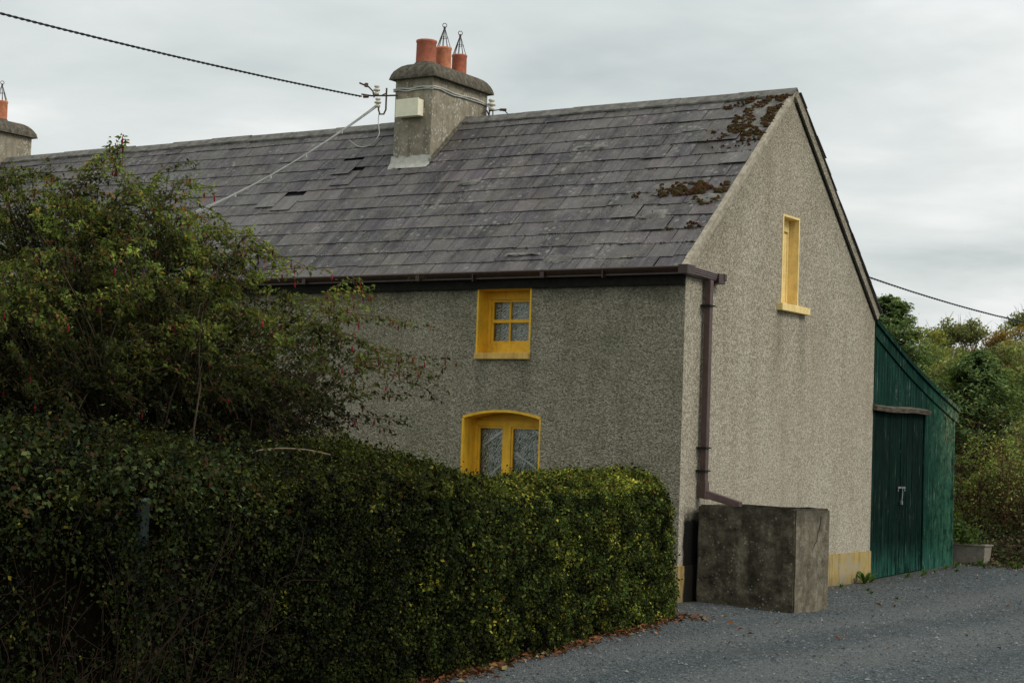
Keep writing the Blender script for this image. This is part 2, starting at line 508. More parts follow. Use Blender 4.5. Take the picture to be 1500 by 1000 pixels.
def m_lace(g):
    wv = g.n('ShaderNodeTexWave', wave_type='RINGS', rings_direction='SPHERICAL')
    wv.inputs['Scale'].default_value = 2.6; wv.inputs['Distortion'].default_value = 9
    wv.inputs['Detail'].default_value = 2; wv.inputs['Detail Scale'].default_value = 2.2
    g.l(g.mapping(scale=(4, 4, 4)), wv.inputs['Vector'])
    fold = g.noise(1., 2, .5, vec=g.mapping(scale=(22, 1, .8)))
    f = g.math('ADD', g.math('MULTIPLY', g.maprange(wv.outputs['Fac'], .4, .75), .55), g.math('MULTIPLY', fold, .75))
    c = g.ramp(f, [(.30, (.10,.11,.095)), (.5, (.34,.36,.32)), (.72, (.85,.86,.80))])
    return g.bsdf(c, .9, g.bump(f, .01), spec=.1)
mk('lace', m_lace)
simple('net_band', (.85,.87,.83), .9, .1, 10)

# ------------------------------------------------------------------ world, sun, camera
w = bpy.data.worlds.new("World"); scene.world = w; w.use_nodes = True
nt = w.node_tree; nt.nodes.clear(); g = G(nt)
outw = nt.nodes.new('ShaderNodeOutputWorld'); bg = nt.nodes.new('ShaderNodeBackground')
sky = nt.nodes.new('ShaderNodeTexSky'); sky.sky_type = 'NISHITA'; sky.sun_disc = False
SUN_EL, SUN_AZ = math.radians(38), math.radians(62)     # azimuth measured from +Y towards +X
sky.sun_elevation = SUN_EL; sky.sun_rotation = SUN_AZ
sky.air_density = 1.2; sky.dust_density = 2.
tc = nt.nodes.new('ShaderNodeTexCoord'); gen = tc.outputs['Generated']
s3 = g.sep(gen)
zz = g.math('ADD', g.math('MAXIMUM', s3[2], 0.), .10)
cx = g.math('DIVIDE', s3[0], zz); cy = g.math('DIVIDE', s3[1], zz)
cmb = g.n('ShaderNodeCombineXYZ'); g.l(cx, cmb.inputs[0]); g.l(cy, cmb.inputs[1])
n1 = g.noise(.62, 6, .52, vec=g.mapping(scale=(1, 1, 1), loc=(3.1, 1.7, 0), src=cmb.outputs[0]), dist=.4)
n2 = g.noise(2.0, 5, .5, vec=g.mapping(scale=(1.0, .8, 1), loc=(1, 9, 2), src=cmb.outputs[0]), dist=.3)
f = g.math('ADD', g.math('MULTIPLY', n1, .65), g.math('MULTIPLY', n2, .35))
cloud = g.ramp(f, [(.37, (.57,.622,.620)), (.46, (.69,.742,.732)), (.53, (.79,.830,.815)), (.60, (.96,.98,.965))])
# brighter band low in the sky on the sun's side
az = g.math('ADD', g.math('MULTIPLY', s3[0], .45), g.math('MULTIPLY', s3[1], .80))
low = g.math('MULTIPLY', g.maprange(az, .45, .80), g.math('MULTIPLY', g.maprange(s3[2], .22, .10), g.maprange(s3[2], -.02, .06)))
cloud = g.mix(g.math('MULTIPLY', low, g.maprange(f, .40, .56, .05, .9)), cloud, (.93,.94,.94))
# overcast skies are brighter overhead
zen = g.maprange(s3[2], .25, 1., 1., 1.55)
cl2 = g.n('ShaderNodeVectorMath', operation='SCALE'); g.l(cloud, cl2.inputs[0]); g.l(zen, cl2.inputs['Scale'])
skc = g.n('ShaderNodeVectorMath', operation='SCALE'); g.l(sky.outputs[0], skc.inputs[0]); skc.inputs['Scale'].default_value = .10
fin = g.mix(.90, skc.outputs[0], cl2.outputs[0])
gr = g.mix(g.maprange(s3[2], -.03, -.005), (.05,.055,.05), fin)
g.l(gr, bg.inputs[0]); bg.inputs[1].default_value = 1.0
g.l(bg.outputs[0], outw.inputs[0])

sd = bpy.data.lights.new('sun', 'SUN'); sd.energy = 1.75; sd.angle = math.radians(22); sd.color = (1., .95, .87)
so = bpy.data.objects.new('sun', sd); COL.objects.link(so)
dirv = Vector((math.sin(SUN_AZ)*math.cos(SUN_EL), math.cos(SUN_AZ)*math.cos(SUN_EL)*.05, math.sin(SUN_EL)))
so.rotation_euler = dirv.to_track_quat('Z', 'Y').to_euler(); so.location = (20, 10, 20)

yaw, pitch, roll, Fp = -.5771, .0617, .0351, 2618.55
fw = Vector((math.sin(yaw)*math.cos(pitch), math.cos(yaw)*math.cos(pitch), math.sin(pitch)))
rt = Vector((math.cos(yaw), -math.sin(yaw), 0)); up = rt.cross(fw)
r2 = rt*math.cos(roll) + up*math.sin(roll); u2 = -rt*math.sin(roll) + up*math.cos(roll)
cam = bpy.data.cameras.new('camera'); co = bpy.data.objects.new('camera', cam); COL.objects.link(co)
mt = Matrix((r2, u2, -fw)).transposed().to_4x4(); mt.translation = (10.356, -19.843, 1.788)
co.matrix_world = mt
cam.sensor_width = 36; cam.lens = Fp/1500*36; cam.clip_end = 3000; cam.clip_start = .1
scene.camera = co
scene.view_settings.view_transform = 'Standard'; scene.view_settings.look = 'None'; scene.view_settings.exposure = 0
scene.cycles.max_bounces = 6; scene.cycles.transparent_max_bounces = 12

# ------------------------------------------------------------------ ground
D, HR, HE = 6.338, 6.99, 4.2
def gz(x, y):
    z = .030*max(0., y-6.0)
    if y > 40: z = 1.02 + (y-40)*.012
    z -= .05*min(1., max(0., (x-.2)/1.2))*max(0., 1-abs(y-.8)/3.)      # slight hollow by the tank
    return z

def sheet(name, xs, ys, dz, mat, rough=0.):
    vs = [(x, y, gz(x, y)+dz + (rough*noise.noise(Vector((x*1.3, y*1.3, 0))) if rough else 0)) for y in ys for x in xs]
    nx = len(xs); fs = [(j*nx+i, j*nx+i+1, (j+1)*nx+i+1, (j+1)*nx+i) for j in range(len(ys)-1) for i in range(nx-1)]
    o = MB().add(vs, fs).build(name, mat, smooth=True)
    tag(o, kind='structure'); return o
xs = [-1500,-600,-200,-80,-40]+list(np.arange(-30, 31, 1.5))+[40,80,200,600,1500]
ys = [-600,-200,-80,-40]+list(np.arange(-30, 46, 1.5))+[60,80,120,200,400,800,1600]
sheet('ground', xs, ys, -.06, M['rough_grass'])
sheet('gravel_lane', list(np.arange(-.6, 10.1, .35)), list(np.arange(-30, 62, .35)), .0, M['gravel'], .012)

# ------------------------------------------------------------------ cottage
house = empty('cottage', (0, 0, 0), 'long grey pebble-dashed cottage with dark slate roof and yellow painted windows', 'cottage')
LX = -24.0

def wall_with_holes(name, plane, outer, holes, mat, parent, thick=.45):
    """plane 'y0': (u,v)->(u,0,v) wall facing -y ; 'x0': (u,v)->(0,u,v) facing +x. reveals are separate"""
    mb = MB()
    loops = [[Vector((u, v, 0)) for u, v in outer]] + [[Vector((u, v, 0)) for u, v in h] for h in holes]
    flat = [p for l in loops for p in l]
    tris = tessellate_polygon(loops)
    P = (lambda u, v: (u, 0, v)) if plane == 'y0' else (lambda u, v: (0, u, v))
    mb.add([P(p.x, p.y) for p in flat], [tuple(t) for t in tris])
    o = mb.build(name, mat, parent, fix=False)
    return o

# front wall window openings
UW = (-3.116, -2.296, 3.10, 3.945)            # upper window: x0,x1,z0,z1 (opening above sill)
def arch_pts(x0, x1, zs, crown, n=14):
    return [(x1 + (x0-x1)*i/n, zs + crown*(1-(2*i/n-1)**2)) for i in range(n+1)]
LWx0, LWx1, LWz0, LWzs, LWcr = -3.287, -2.09, .95, 2.225, .085
upper_hole = [(UW[0],UW[2]),(UW[1],UW[2]),(UW[1],UW[3]),(UW[0],UW[3])]
lower_hole = [(LWx0,LWz0),(LWx1,LWz0)] + arch_pts(LWx0, LWx1, LWzs, LWcr)
front_outer = [(LX,0),(0,0),(0,HE),(LX,HE)]
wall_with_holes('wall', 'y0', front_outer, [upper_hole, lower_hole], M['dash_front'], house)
GW = (2.87, 3.385, 3.97, 5.19)                # gable window y0,y1,z0,z1
gh = [(GW[0],GW[2]),(GW[1],GW[2]),(GW[1],GW[3]),(GW[0],GW[3])]
gable_outer = [(0,0),(D,0),(D,HE),(D/2,HR-.02),(0,HE)]
wall_with_holes('gable_wall', 'x0', gable_outer, [gh], M['dash_gable'], house)
b = MB(); b.add([(LX,D,0),(0,D,0),(0,D,HE),(LX,D,HE)], [(0,1,2,3)])
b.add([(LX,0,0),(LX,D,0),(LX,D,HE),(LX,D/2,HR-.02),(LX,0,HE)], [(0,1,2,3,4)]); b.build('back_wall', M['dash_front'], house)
# dark inner room faces behind the windows
b = MB(); b.box((-3.9,.50,.4),(-1.5,.9,HE-.1)); b.box((-1.2,2.4,3.6),(-.60,3.9,5.5)); b.build('inner_room', M['interior'], house)

# plinths (painted)
def plinth(name, pts):
    mb = MB(); mb.hexa(pts); return mb.build(name, M['yellow_plinth'], house)
t = .022
plinth('plinth', [(0,-.0,-.2),(t,-.0,-.2),(t,D,-.2),(0,D,-.2),(0,0,.45),(t,0,.45),(t,D,.47),(0,D,.47)])
plinth('plinth', [(LX,-t,-.2),(t,-t,-.2),(t,-.001,-.2),(LX,-.001,-.2),(LX,-t,.45),(t,-t,.45),(t,-.001,.45),(LX,-.001,.45)])

# ---- windows
def bar(mb, x0, x1, z0, z1, y0, y1): mb.box((x0,y0,z0),(x1,y1,z1))

# upper sash window
wu = MB()
x0,x1,z0,z1 = UW; dep = .30
# reveals + architrave band standing 6 mm proud
wu.add([(x0,0,z0),(x0,dep,z0),(x0,dep,z1),(x0,0,z1)], [(0,1,2,3)])
wu.add([(x1,0,z0),(x1,dep,z0),(x1,dep,z1),(x1,0,z1)], [(0,1,2,3)])
wu.add([(x0,0,z1),(x1,0,z1),(x1,dep,z1),(x0,dep,z1)], [(0,1,2,3)])
wu.add([(x0,0,z0),(x1,0,z0),(x1,dep,z0),(x0,dep,z0)], [(0,1,2,3)])
reveal = wu
for a in [((x0-.022,-.008,z0-.01),(x0+.004,.0,z1)), ((x1-.004,-.008,z0-.01),(x1+.022,.0,z1)), ((x0-.022,-.008,z1+.001),(x1+.022,0,z1+.02))]: reveal.box(*a)
win = reveal.build('window', M['yellow_paint'], house, fix=False)
win['label'] = 'small four-pane sash window in deep yellow reveal under the eave'
fr = MB(); F0 = .24
fr.box((x0+.001,F0,z0+.001),(x0+.045,F0+.07,z1-.001)); fr.box((x1-.07,F0,z0+.001),(x1-.001,F0+.07,z1-.001))
fr.box((x0+.045,F0,z1-.11),(x1-.07,F0+.07,z1-.001)); fr.box((x0+.045,F0,z0+.001),(x1-.07,F0+.07,z0+.14))
fr.build('frame', M['yellow_paint'], win)
sx0, sx1, sz0, sz1 = x0+.047, x1-.072, z0+.142, z1-.112
mid = (sz0+sz1)/2+.005; cxm = (sx0+sx1)/2 - .055
sh = MB(); f1 = F0+.018; f2 = F0+.058
sh.box((sx0,f1,sz0),(sx0+.03,f2,sz1)); sh.box((sx1-.03,f1,sz0),(sx1,f2,sz1))
sh.box((sx0+.03,f1,sz1-.032),(sx1-.03,f2,sz1)); sh.box((sx0+.03,f1,sz0),(sx1-.03,f2,sz0+.035))
sh.box((sx0+.03,f1-.012,mid-.022),(sx1-.03,f2,mid+.022)); sh.box((cxm-.013,f1,sz0+.036),(cxm+.013,f2,mid-.023)); sh.box((cxm-.013,f1,mid+.023),(cxm+.013,f2,sz1-.033))
sh.build('sash', M['yellow_paint'], win)
for (a, b_) in ((sx0+.03, cxm-.013), (cxm+.013, sx1-.03)):
    for (c, d) in ((sz0+.035, mid-.022), (mid+.022, sz1-.032)):
        MB().add([(a,f1+.02,c),(b_,f1+.02,c),(b_,f1+.02,d),(a,f1+.02,d)], [(0,1,2,3)]).build('pane', M['glass'], win, fix=False)
def curtain(xa, xb, za, zb, y, par, amp=.012, freq=48, nx=70):
    vs = []; fs = []
    for i in range(nx+1):
        x = xa + (xb-xa)*i/nx
        yy = y + amp*math.sin(freq*x) + amp*.6*math.sin(freq*2.3*x+1)
        vs += [(x, yy, za), (x, yy*1., zb)]
    fs = [(2*i, 2*i+2, 2*i+3, 2*i+1) for i in range(nx)]
    return MB().add(vs, fs).build('curtain', M['lace'], par, smooth=True, fix=False)
curtain(sx0-.02, sx1+.02, sz0-.05, sz1+.05, F0+.095, win)
sl = MB(); sl.box((x0-.012,-.055,z0-.085),(x1+.02,F0,z0-.0015)); sl.build('sill', M['yellow_sill'], win, bevel=.006)

# lower arched casement window
wl = MB(); x0,x1,z0 = LWx0,LWx1,LWz0; dep = .36
ap = arch_pts(x0,x1,LWzs,LWcr)
for i in range(len(ap)-1):
    (a,za),(b_,zb) = ap[i],ap[i+1]
    wl.add([(a,0,za),(b_,0,zb),(b_,dep,zb),(a,dep,za)], [(0,1,2,3)])
for xx in (x0,x1): wl.add([(xx,0,z0),(xx,dep,z0),(xx,dep,LWzs),(xx,0,LWzs)], [(0,1,2,3)])
wl.add([(x0,0,z0),(x1,0,z0),(x1,dep,z0),(x0,dep,z0)], [(0,1,2,3)])
bw = .03
for i in range(len(ap)-1):
    (a,za),(b_,zb) = ap[i],ap[i+1]
    e = bw
    def o2(u,v): 
        k = 1 + bw/((x1-x0)/2); cxx = (x0+x1)/2
        return (cxx+(u-cxx)*k, v+bw)
    p1,p2 = o2(a,za),o2(b_,zb)
    wl.hexa([(a,-.008,za),(b_,-.008,zb),(b_,0,zb),(a,0,za),(p1[0],-.008,p1[1]),(p2[0],-.008,p2[1]),(p2[0],0,p2[1]),(p1[0],0,p1[1])])
wl.box((x0-bw,-.008,z0),(x0,0,LWzs)); wl.box((x1,-.008,z0),(x1+bw*.7,0,LWzs))
win2 = wl.build('window', M['yellow_paint'], house, fix=False)
win2['label'] = 'arched yellow casement window with lace curtains above the hedge'
F0 = .27
fr = MB()
ztop = 2.20
fr.box((x0+.001,F0,z0+.001),(x0+.045,F0+.07,ztop)); fr.box((x1-.075,F0,z0+.001),(x1-.001,F0+.07,ztop))
cm = (x0+x1)/2 - .075
fr.box((cm-.055,F0,z0+.08),(cm+.055,F0+.07,ztop-.07)); fr.box((x0+.045,F0,ztop-.07),(x1-.075,F0+.07,ztop)); fr.box((x0+.045,F0,z0+.001),(x1-.075,F0+.07,z0+.08))
# head board filling the arch above the frame
hb = [(u, F0+.03, v-.002) for u, v in ap] + [(x0, F0+.03, ztop), (x1, F0+.03, ztop)]
fr.add(hb, [tuple(range(len(hb)))])
fr.build('frame', M['yellow_paint'], win2)
for (a, b_) in ((x0+.045, cm-.055), (cm+.055, x1-.075)):
    cs = MB(); f1=F0+.015; f2=F0+.05
    cs.box((a+.001,f1,z0+.081),(a+.03,f2,ztop-.071)); cs.box((b_-.03,f1,z0+.081),(b_-.001,f2,ztop-.071))
    cs.box((a+.03,f1,ztop-.10),(b_-.03,f2,ztop-.071)); cs.box((a+.03,f1,z0+.081),(b_-.03,f2,z0+.12))
    cs.build('casement', M['yellow_paint'], win2)
    MB().add([(a+.03,f1+.02,z0+.12),(b_-.03,f1+.02,z0+.12),(b_-.03,f1+.02,ztop-.10),(a+.03,f1+.02,ztop-.10)], [(0,1,2,3)]).build('pane', M['glass'], win2, fix=False)
cu = curtain(x0+.05, x1-.05, z0+.05, ztop-.05, F0+.095, win2, .008, 40)
nb = MB()
def strip(xa,za,xb,zb,wd=.013):
    d = Vector((xb-xa,0,zb-za)).normalized(); n = Vector((-d.z,0,d.x))*wd
    y = F0+.078
    nb.add([(xa-n.x,y,za-n.z),(xb-n.x,y,zb-n.z),(xb+n.x,y,zb+n.z),(xa+n.x,y,za+n.z)], [(0,1,2,3)])
strip(x0+.08,1.86,cm-.02,2.14); strip(x0+.08,1.36,cm-.0,1.72)
strip(cm+.22,2.15,x1-.05,1.99); strip(cm-.0,1.83,x1-.05,1.47)
nb.build('curtain_trim', M['net_band'], win2, fix=False)
sl = MB(); sl.box((x0-.06,-.06,z0-.09),(x1+.06,F0,z0-.0015)); sl.build('sill', M['yellow_sill'], win2, bevel=.006)

# gable window
wg = MB(); y0,y1,z0,z1 = GW; dep = .20
wg.add([(0,y0,z0),(-dep,y0,z0),(-dep,y0,z1),(0,y0,z1)], [(0,1,2,3)])
wg.add([(0,y1,z0),(-dep,y1,z0),(-dep,y1,z1),(0,y1,z1)], [(0,1,2,3)])
wg.add([(0,y0,z1),(-dep,y0,z1),(-dep,y1,z1),(0,y1,z1)], [(0,1,2,3)])
wg.add([(0,y0,z0),(-dep,y0,z0),(-dep,y1,z0),(0,y1,z0)], [(0,1,2,3)])
wg.box((0,y0-.028,z0),(.008,y0+.004,z1)); wg.box((0,y1-.004,z0),(.008,y1+.028,z1)); wg.box((0,y0-.028,z1+.001),(.008,y1+.028,z1+.03))
win3 = wg.build('window', M['cream_paint'], house, fix=False)
win3['label'] = 'narrow cream-yellow slit window high in the gable'
fr = MB(); F0=-.145
fr.box((F0-.05,y0+.001,z0+.001),(F0,y0+.05,z1-.001)); fr.box((F0-.05,y1-.05,z0+.001),(F0,y1-.001,z1-.001))
fr.box((F0-.05,y0+.05,z1-.17),(F0+.02,y1-.05,z1-.001)); fr.box((F0-.05,y0+.05,z0+.001),(F0,y1-.05,z0+.06))
fr.box((F0-.05,(y0+y1)/2-.03,z0+.06),(F0+.01,(y0+y1)/2+.03,z1-.17))
fr.build('frame', M['cream_paint'], win3)
sb_=MB(); sb_.box((F0-.04,y0+.051,z0+.061),(F0-.012,(y0+y1)/2-.031,z1-.171)); sb_.box((F0-.04,(y0+y1)/2+.031,z0+.061),(F0-.012,y1-.051,z1-.171)); sb_.build('shutter', M['cream_paint'], win3)
sl = MB(); sl.box((F0,y0-.14,z0-.10),(.085,y1+.29,z0-.0015)); sl.build('sill', M['cream_paint'], win3, bevel=.008)

# ---- roof slates
ALPHA = math.atan2(HR-HE, D/2); ca, sa = math.cos(ALPHA), math.sin(ALPHA)
SL = math.hypot(HR-HE, D/2)
def slope_pt(side, x, t, n):
    y = t*ca - n*sa; z = HE + t*sa + n*ca
    return (x, y if side == 0 else D-y, z)
deck = MB()
for side in (0, 1):
    deck.add([slope_pt(side,LX,-.06,-.02),slope_pt(side,-.05,-.06,-.02),slope_pt(side,-.05,SL,-.02),slope_pt(side,LX,SL,-.02)], [(0,1,2,3)])
roof = deck.build('roof', M['deck_dark'], house, fix=False)
ROWS = 14; gauge = (SL+.10)/ROWS; W = .39
slm = MB()
holes = {}
_prev = [(.06,.055,.055)]
def slate_col():
    if random.random() < .2: return tuple(c*random.uniform(.93,1.07) for c in _prev[0])
    _prev[0] = slate_col2(); return _prev[0]
def slate_col2():
    r = random.random()*.97
    base = random.choice([(.056,.048,.055),(.066,.057,.062),(.047,.043,.049),(.076,.065,.068),(.060,.053,.052),(.095,.084,.084)])
    k = random.uniform(.60, 1.35)
    if r < .04: base = (.115,.108,.10); k = random.uniform(.8, 1.15)
    if r > .97: base = (.10,.095,.06)
    return tuple(c*k*m for c, m in zip(base, (.90,.87,.87)))
slipped = [(-7.28,2.38,.20),(-7.14,2.20,.22),(-8.02,1.74,.24),(-8.35,1.74,.13),(-1.5,2.1,.05)]
for side in (0, 1):
    xr_lim = -.055 if side == 0 else .075
    for r in range(ROWS):
        t0 = -.11 + r*gauge
        x = xr_lim - (0 if r % 2 == 0 else W/2) + W*(r % 2 != 0)*.0
        xr = xr_lim
        first = True
        while xr > LX:
            wd = W if not (first and r % 2) else W*.5
            first = False
            xl = xr - wd
            xc = (xl+xr)/2
            dis = 1.0 + 2.2*max(0, 1-abs(xc+.8)/1.3)              # looser slates near the gable
            L = min(gauge*1.42, SL-.02-t0)
            dt = random.gauss(0, .0065)*dis; rot = random.gauss(0, .008)*dis
            lift = abs(random.gauss(0, .0036))*dis - .004
            c = slate_col()
            if side == 0:
                yc = (t0+gauge*.5)*ca
                for (hx, hy, hs) in slipped:
                    if abs(xc-hx) < W*.5 and abs(yc-hy) < gauge*ca*.5:
                        dt -= hs; lift += .016
                        c = (.13,.12,.115) if hx < -7.9 else c
                if -8.9 < xc < -8.0 and r in (5, 4) : c = (.11,.102,.10)
            gap = .004 + abs(random.gauss(0, .002))
            a0, a1 = t0+dt, t0+dt+L
            n0, n1 = .020+lift, .005+lift*.3
            th = .0065
            def q(xx, tt, nn):
                return slope_pt(side, xc + (xx-xc) , tt + (xx-xc)*rot, nn)
            xa, xb = xl+gap, xr-gap
            if xr == xr_lim: xb = xr + random.uniform(-.012, .012)
            cc = random.uniform(0, .012)
            vs = [q(xa,a0+random.uniform(0,.006),n0-th),q(xb,a0+random.uniform(0,.006),n0-th),q(xb,a1,n1-th),q(xa,a1,n1-th),
                  q(xa,a0,n0),q(xb,a0+cc*.3,n0),q(xb,a1,n1),q(xa,a1,n1)]
            slm.hexa(vs, c)
            xr = xl
sl_o = slm.build('slates', M['slate'], roof)

# ridge tiles
rg = MB(); xx = .02; k = 0
while xx > LX:
    ln = .92; xe = xx-ln+.006
    wob = .006*math.sin(xx*1.7)+random.gauss(0, .0035)
    wr = .17
    if xx < -1.2 and xx > -6: wob -= .004
    top = HR+.062+wob
    for sgn in (-1, 1):
        yy = D/2 + sgn*wr*ca; ze = top - wr*sa
        rg.hexa([(xe,D/2,top-.022),(xx,D/2,top-.022),(xx,yy,ze-.022),(xe,yy,ze-.022),
                 (xe,D/2,top),(xx,D/2,top),(xx,yy,ze),(xe,yy,ze)])
    xx -= ln; k += 1
rg.build('ridge_tiles', M['ridge_tile'], roof)
# mortar bedding line
for sgn in (0, 1):
    bd = MB()
    xv = .0; nseg = 120
    for i in range(nseg):
        xa = -.05 - (24)*(i/nseg); xb = -.05 - 24*((i+1)/nseg)
        tt = SL-.158 + random.uniform(-.012,.012)
        bd.hexa([slope_pt(sgn,xb,tt,.0),slope_pt(sgn,xa,tt,.0),slope_pt(sgn,xa,SL-.10,.0),slope_pt(sgn,xb,SL-.10,.0),
                 slope_pt(sgn,xb,tt+.02,.030),slope_pt(sgn,xa,tt+.02,.030),slope_pt(sgn,xa,SL-.10,.038),slope_pt(sgn,xb,SL-.10,.038)])
    bd.build('ridge_bedding', M['ridge_tile'], roof)

# verge bands along both rakes
vg = MB(); nseg = 26
for i in range(nseg):
    ta, tb = -.05+(SL+.08)*i/nseg, -.05+(SL+.08)*(i+1)/nseg
    na, nb_ = -.095+.014*ta+.008*noise.noise(Vector((ta*3,1,0))), -.095+.014*tb+.008*noise.noise(Vector((tb*3,1,0)))
    k = .028+.01*noise.noise(Vector((ta*4,0,0)))
    vg.hexa([slope_pt(0,-.055,ta,-.05),slope_pt(0,-.055,tb,-.05),slope_pt(0,.014,tb,nb_),slope_pt(0,.014,ta,na),
             slope_pt(0,-.055,ta,k),slope_pt(0,-.055,tb,k),slope_pt(0,.008,tb,.004),slope_pt(0,.008,ta,.004)])
vgo = vg.build('verge', M['verge'], house)
bb = MB(); bb.hexa([slope_pt(1,-.05,-.12,-.125),slope_pt(1,-.05,SL,-.125),slope_pt(1,.045,SL,-.125),slope_pt(1,.045,-.12,-.125),
                    slope_pt(1,-.05,-.12,-.002),slope_pt(1,-.05,SL,-.002),slope_pt(1,.045,SL,-.002),slope_pt(1,.045,-.12,-.002)])
bb.build('barge', M['dash_gable'], house)
bb = MB(); bb.hexa([slope_pt(1,-.02,-.10,-.158),slope_pt(1,-.02,SL-.1,-.148),slope_pt(1,.03,SL-.1,-.148),slope_pt(1,.03,-.10,-.158),
                    slope_pt(1,-.02,-.10,-.127),slope_pt(1,-.02,SL-.1,-.127),slope_pt(1,.03,SL-.1,-.127),slope_pt(1,.03,-.10,-.127)])
bb.build('barge_shade', M['fascia'], house)  # dark strip built where the barge only shades the gable

# moss and mortar patches
def blob(mb, x, t, n, r, h, col):
    vs = []; fs = []; seg = 8
    ph = random.random()*6
    vs.append(slope_pt(0, x, t, n+h))
    for j, (rr, hh) in enumerate(((.55,.75),(1.,-.1))):
        for k in range(seg):
            a = 2*PI*k/seg
            q_ = r*rr*random.uniform(.7,1.25)
            vs.append(slope_pt(0, x+q_*math.cos(a+ph)*1.35, t+q_*math.sin(a+ph)*.9, n+h*hh*random.uniform(.7,1.2)))
    for k in range(seg):
        k2=(k+1)%seg
        fs.append((0,1+k,1+k2)); fs.append((1+k,1+seg+k,1+seg+k2,1+k2))
    mb.add(vs, fs, col)
ms = MB()
def moss_patch(x0_,x1_,t0_,t1_,n_,rmin,rmax,sh=0.):
    for i in range(n_):
        x_=random.uniform(x0_,x1_); t_=random.uniform(t0_,t1_)
        if noise.noise(Vector((x_*5,t_*5,3))) < -.05: continue
        col = random.choice([(.065,.020,.012),(.09,.026,.016),(.045,.018,.012),(.10,.04,.02),(.06,.048,.02)])
        blob(ms, x_+sh*t_, t_, .024, random.uniform(rmin,rmax), random.uniform(.012,.035), col)
# slope t for y: t = y/ca
moss_patch(-.70,-.07,3.05,4.12,620,.012,.036)
moss_patch(-.45,-.07,3.3,4.1,260,.012,.036)
moss_patch(-1.0,-.5,3.85,4.1,50,.012,.03)
moss_patch(-.9,-.07,2.75,3.3,90,.010,.028)
moss_patch(-1.5,-1.0,1.6,1.8,40,.008,.02)
moss_patch(-1.15,-.10,1.62,1.92,280,.014,.04)
moss_patch(-.5,-.12,1.35,1.7,60,.015,.04)
moss_patch(-.6,-.1,.8,.95,25,.012,.03)
for r in range(2, 13):       # thin moss lines under slate tails
    for i in range(26):
        x_ = -random.random()**1.6*7 - .1
        blob(ms, x_, -.11+r*gauge-.008+random.uniform(-.01,.004), .02, random.uniform(.006,.016), random.uniform(.006,.014), (.06,.045,.02))
ms.build('moss', M['moss'], roof, smooth=True, fix=False)['kind'] = 'stuff'
def patch(x0_,x1_,t0_,t1_,n=.031):
    mp = MB(); nx,ny=9,6; vs=[];fs=[]
    for j in range(ny):
        for i in range(nx):
            u=i/(nx-1);v=j/(ny-1)
            e = min(u,1-u,v,1-v)*4
            vs.append(slope_pt(0, x0_+(x1_-x0_)*u+random.gauss(0,.018), t0_+(t1_-t0_)*v+random.gauss(0,.014), n-.02+.022*min(1,e+.3)+random.gauss(0,.003)))
    for j in range(ny-1):
        for i in range(nx-1): fs.append((j*nx+i,j*nx+i+1,(j+1)*nx+i+1,(j+1)*nx+i))
    mp.add(vs,fs); mp.build('mortar_patch', M['ridge_tile'], roof, smooth=True, fix=False)
patch(-.66,-.07,3.18,4.05); patch(-1.25,-.75,1.66,1.95); patch(-.55,-.12,1.40,1.62,.029); patch(-1.15,-.78,1.08,1.28,.034)
patch(-3.1,-2.5,3.0,3.12,.033); patch(-4.7,-4.35,2.22,2.36,.034); patch(-2.2,-1.75,.12,.3,.03)
patch(-2.9,-2.3,.30,.36,.036)

# fascia and soffit in one box, blackened and deepened as painted eave shade; gutter
MB().hexa([(LX,-.045,HE-.245),(-.01,-.045,HE-.245),(-.01,-.003,HE-.245),(LX,-.003,HE-.245),(LX,-.10,HE-.02),(-.01,-.10,HE-.02),(-.01,-.003,HE-.02),(LX,-.003,HE-.02)]).build('fascia', M['fascia'], house)
gt = MB()
prof = [(-.112,.10),(-.205,.10),(-.215,.085),(-.205,.06),(-.19,.045),(-.158,.02),(-.165,.0),(-.125,-.005),(-.112,.0)]
zb_ = HE-.125
def extr(mb, prof, a, b_, f):
    n = len(prof)
    vs = [f(a, p) for p in prof] + [f(b_, p) for p in prof]
    fs = [(i, (i+1)%n, n+(i+1)%n, n+i) for i in range(n)] + [tuple(range(n))[::-1], tuple(range(n, 2*n))]
    mb.add(vs, fs)
x = .0
while x > LX:
    xe = x-2.0
    extr(gt, prof, xe, x, lambda s, p: (s, p[0], zb_+p[1]+ .004*s*0))
    gt.box((xe-.03,-.212,zb_-.008),(xe+.03,-.113,zb_+.07)); 
    gt.box((xe+.9,-.209,zb_-.03),(xe+.915,-.113,zb_+.09))
    x = xe-.003
gutter = gt.build('gutter', M['gutter_brown'], house)
gut2 = MB()                                      # mitred return along the gable
prof2 = [(.012,.10),(.115,.10),(.122,.09),(.108,.078),(.116,.066),(.102,.054),(.110,.042),(.094,.03),(.098,.018),(.075,.002),(.03,-.004),(.012,0)]
extr(gut2, prof2, .00, .66, lambda s, p: (p[0], s, zb_+p[1]-.03*s))
gut2.build('gutter_return', M['gutter_lit'], house)
MB().box((.004,-.225,zb_-.008),(.135,.0,zb_+.112)).build('gutter_corner', M['gutter_brown'], house, bevel=.006)
ob = MB(); ob.box((.006,.655,zb_-.045),(.135,.84,zb_+.085)); ob.box((.004,.80,zb_+.0),(.142,.87,zb_+.092))
ob.build('outlet_box', M['gutter_brown'], house, bevel=.006)
dp = MB()
PY0, PY1 = .44, .55
dp.box((.035,PY0+.015,1.50),(.118,PY1-.008,zb_-.02)); 
dpo = dp.build('downpipe', M['pipe_brown'], house, bevel=.008)
sw = MB(); sw.hexa([(.03,PY0+.0,1.30),(.13,PY0+.0,1.28),(.13,PY1,1.28),(.03,PY1,1.30),(.03,PY0,1.499),(.13,PY0,1.499),(.13,PY1,1.499),(.03,PY1,1.499)])
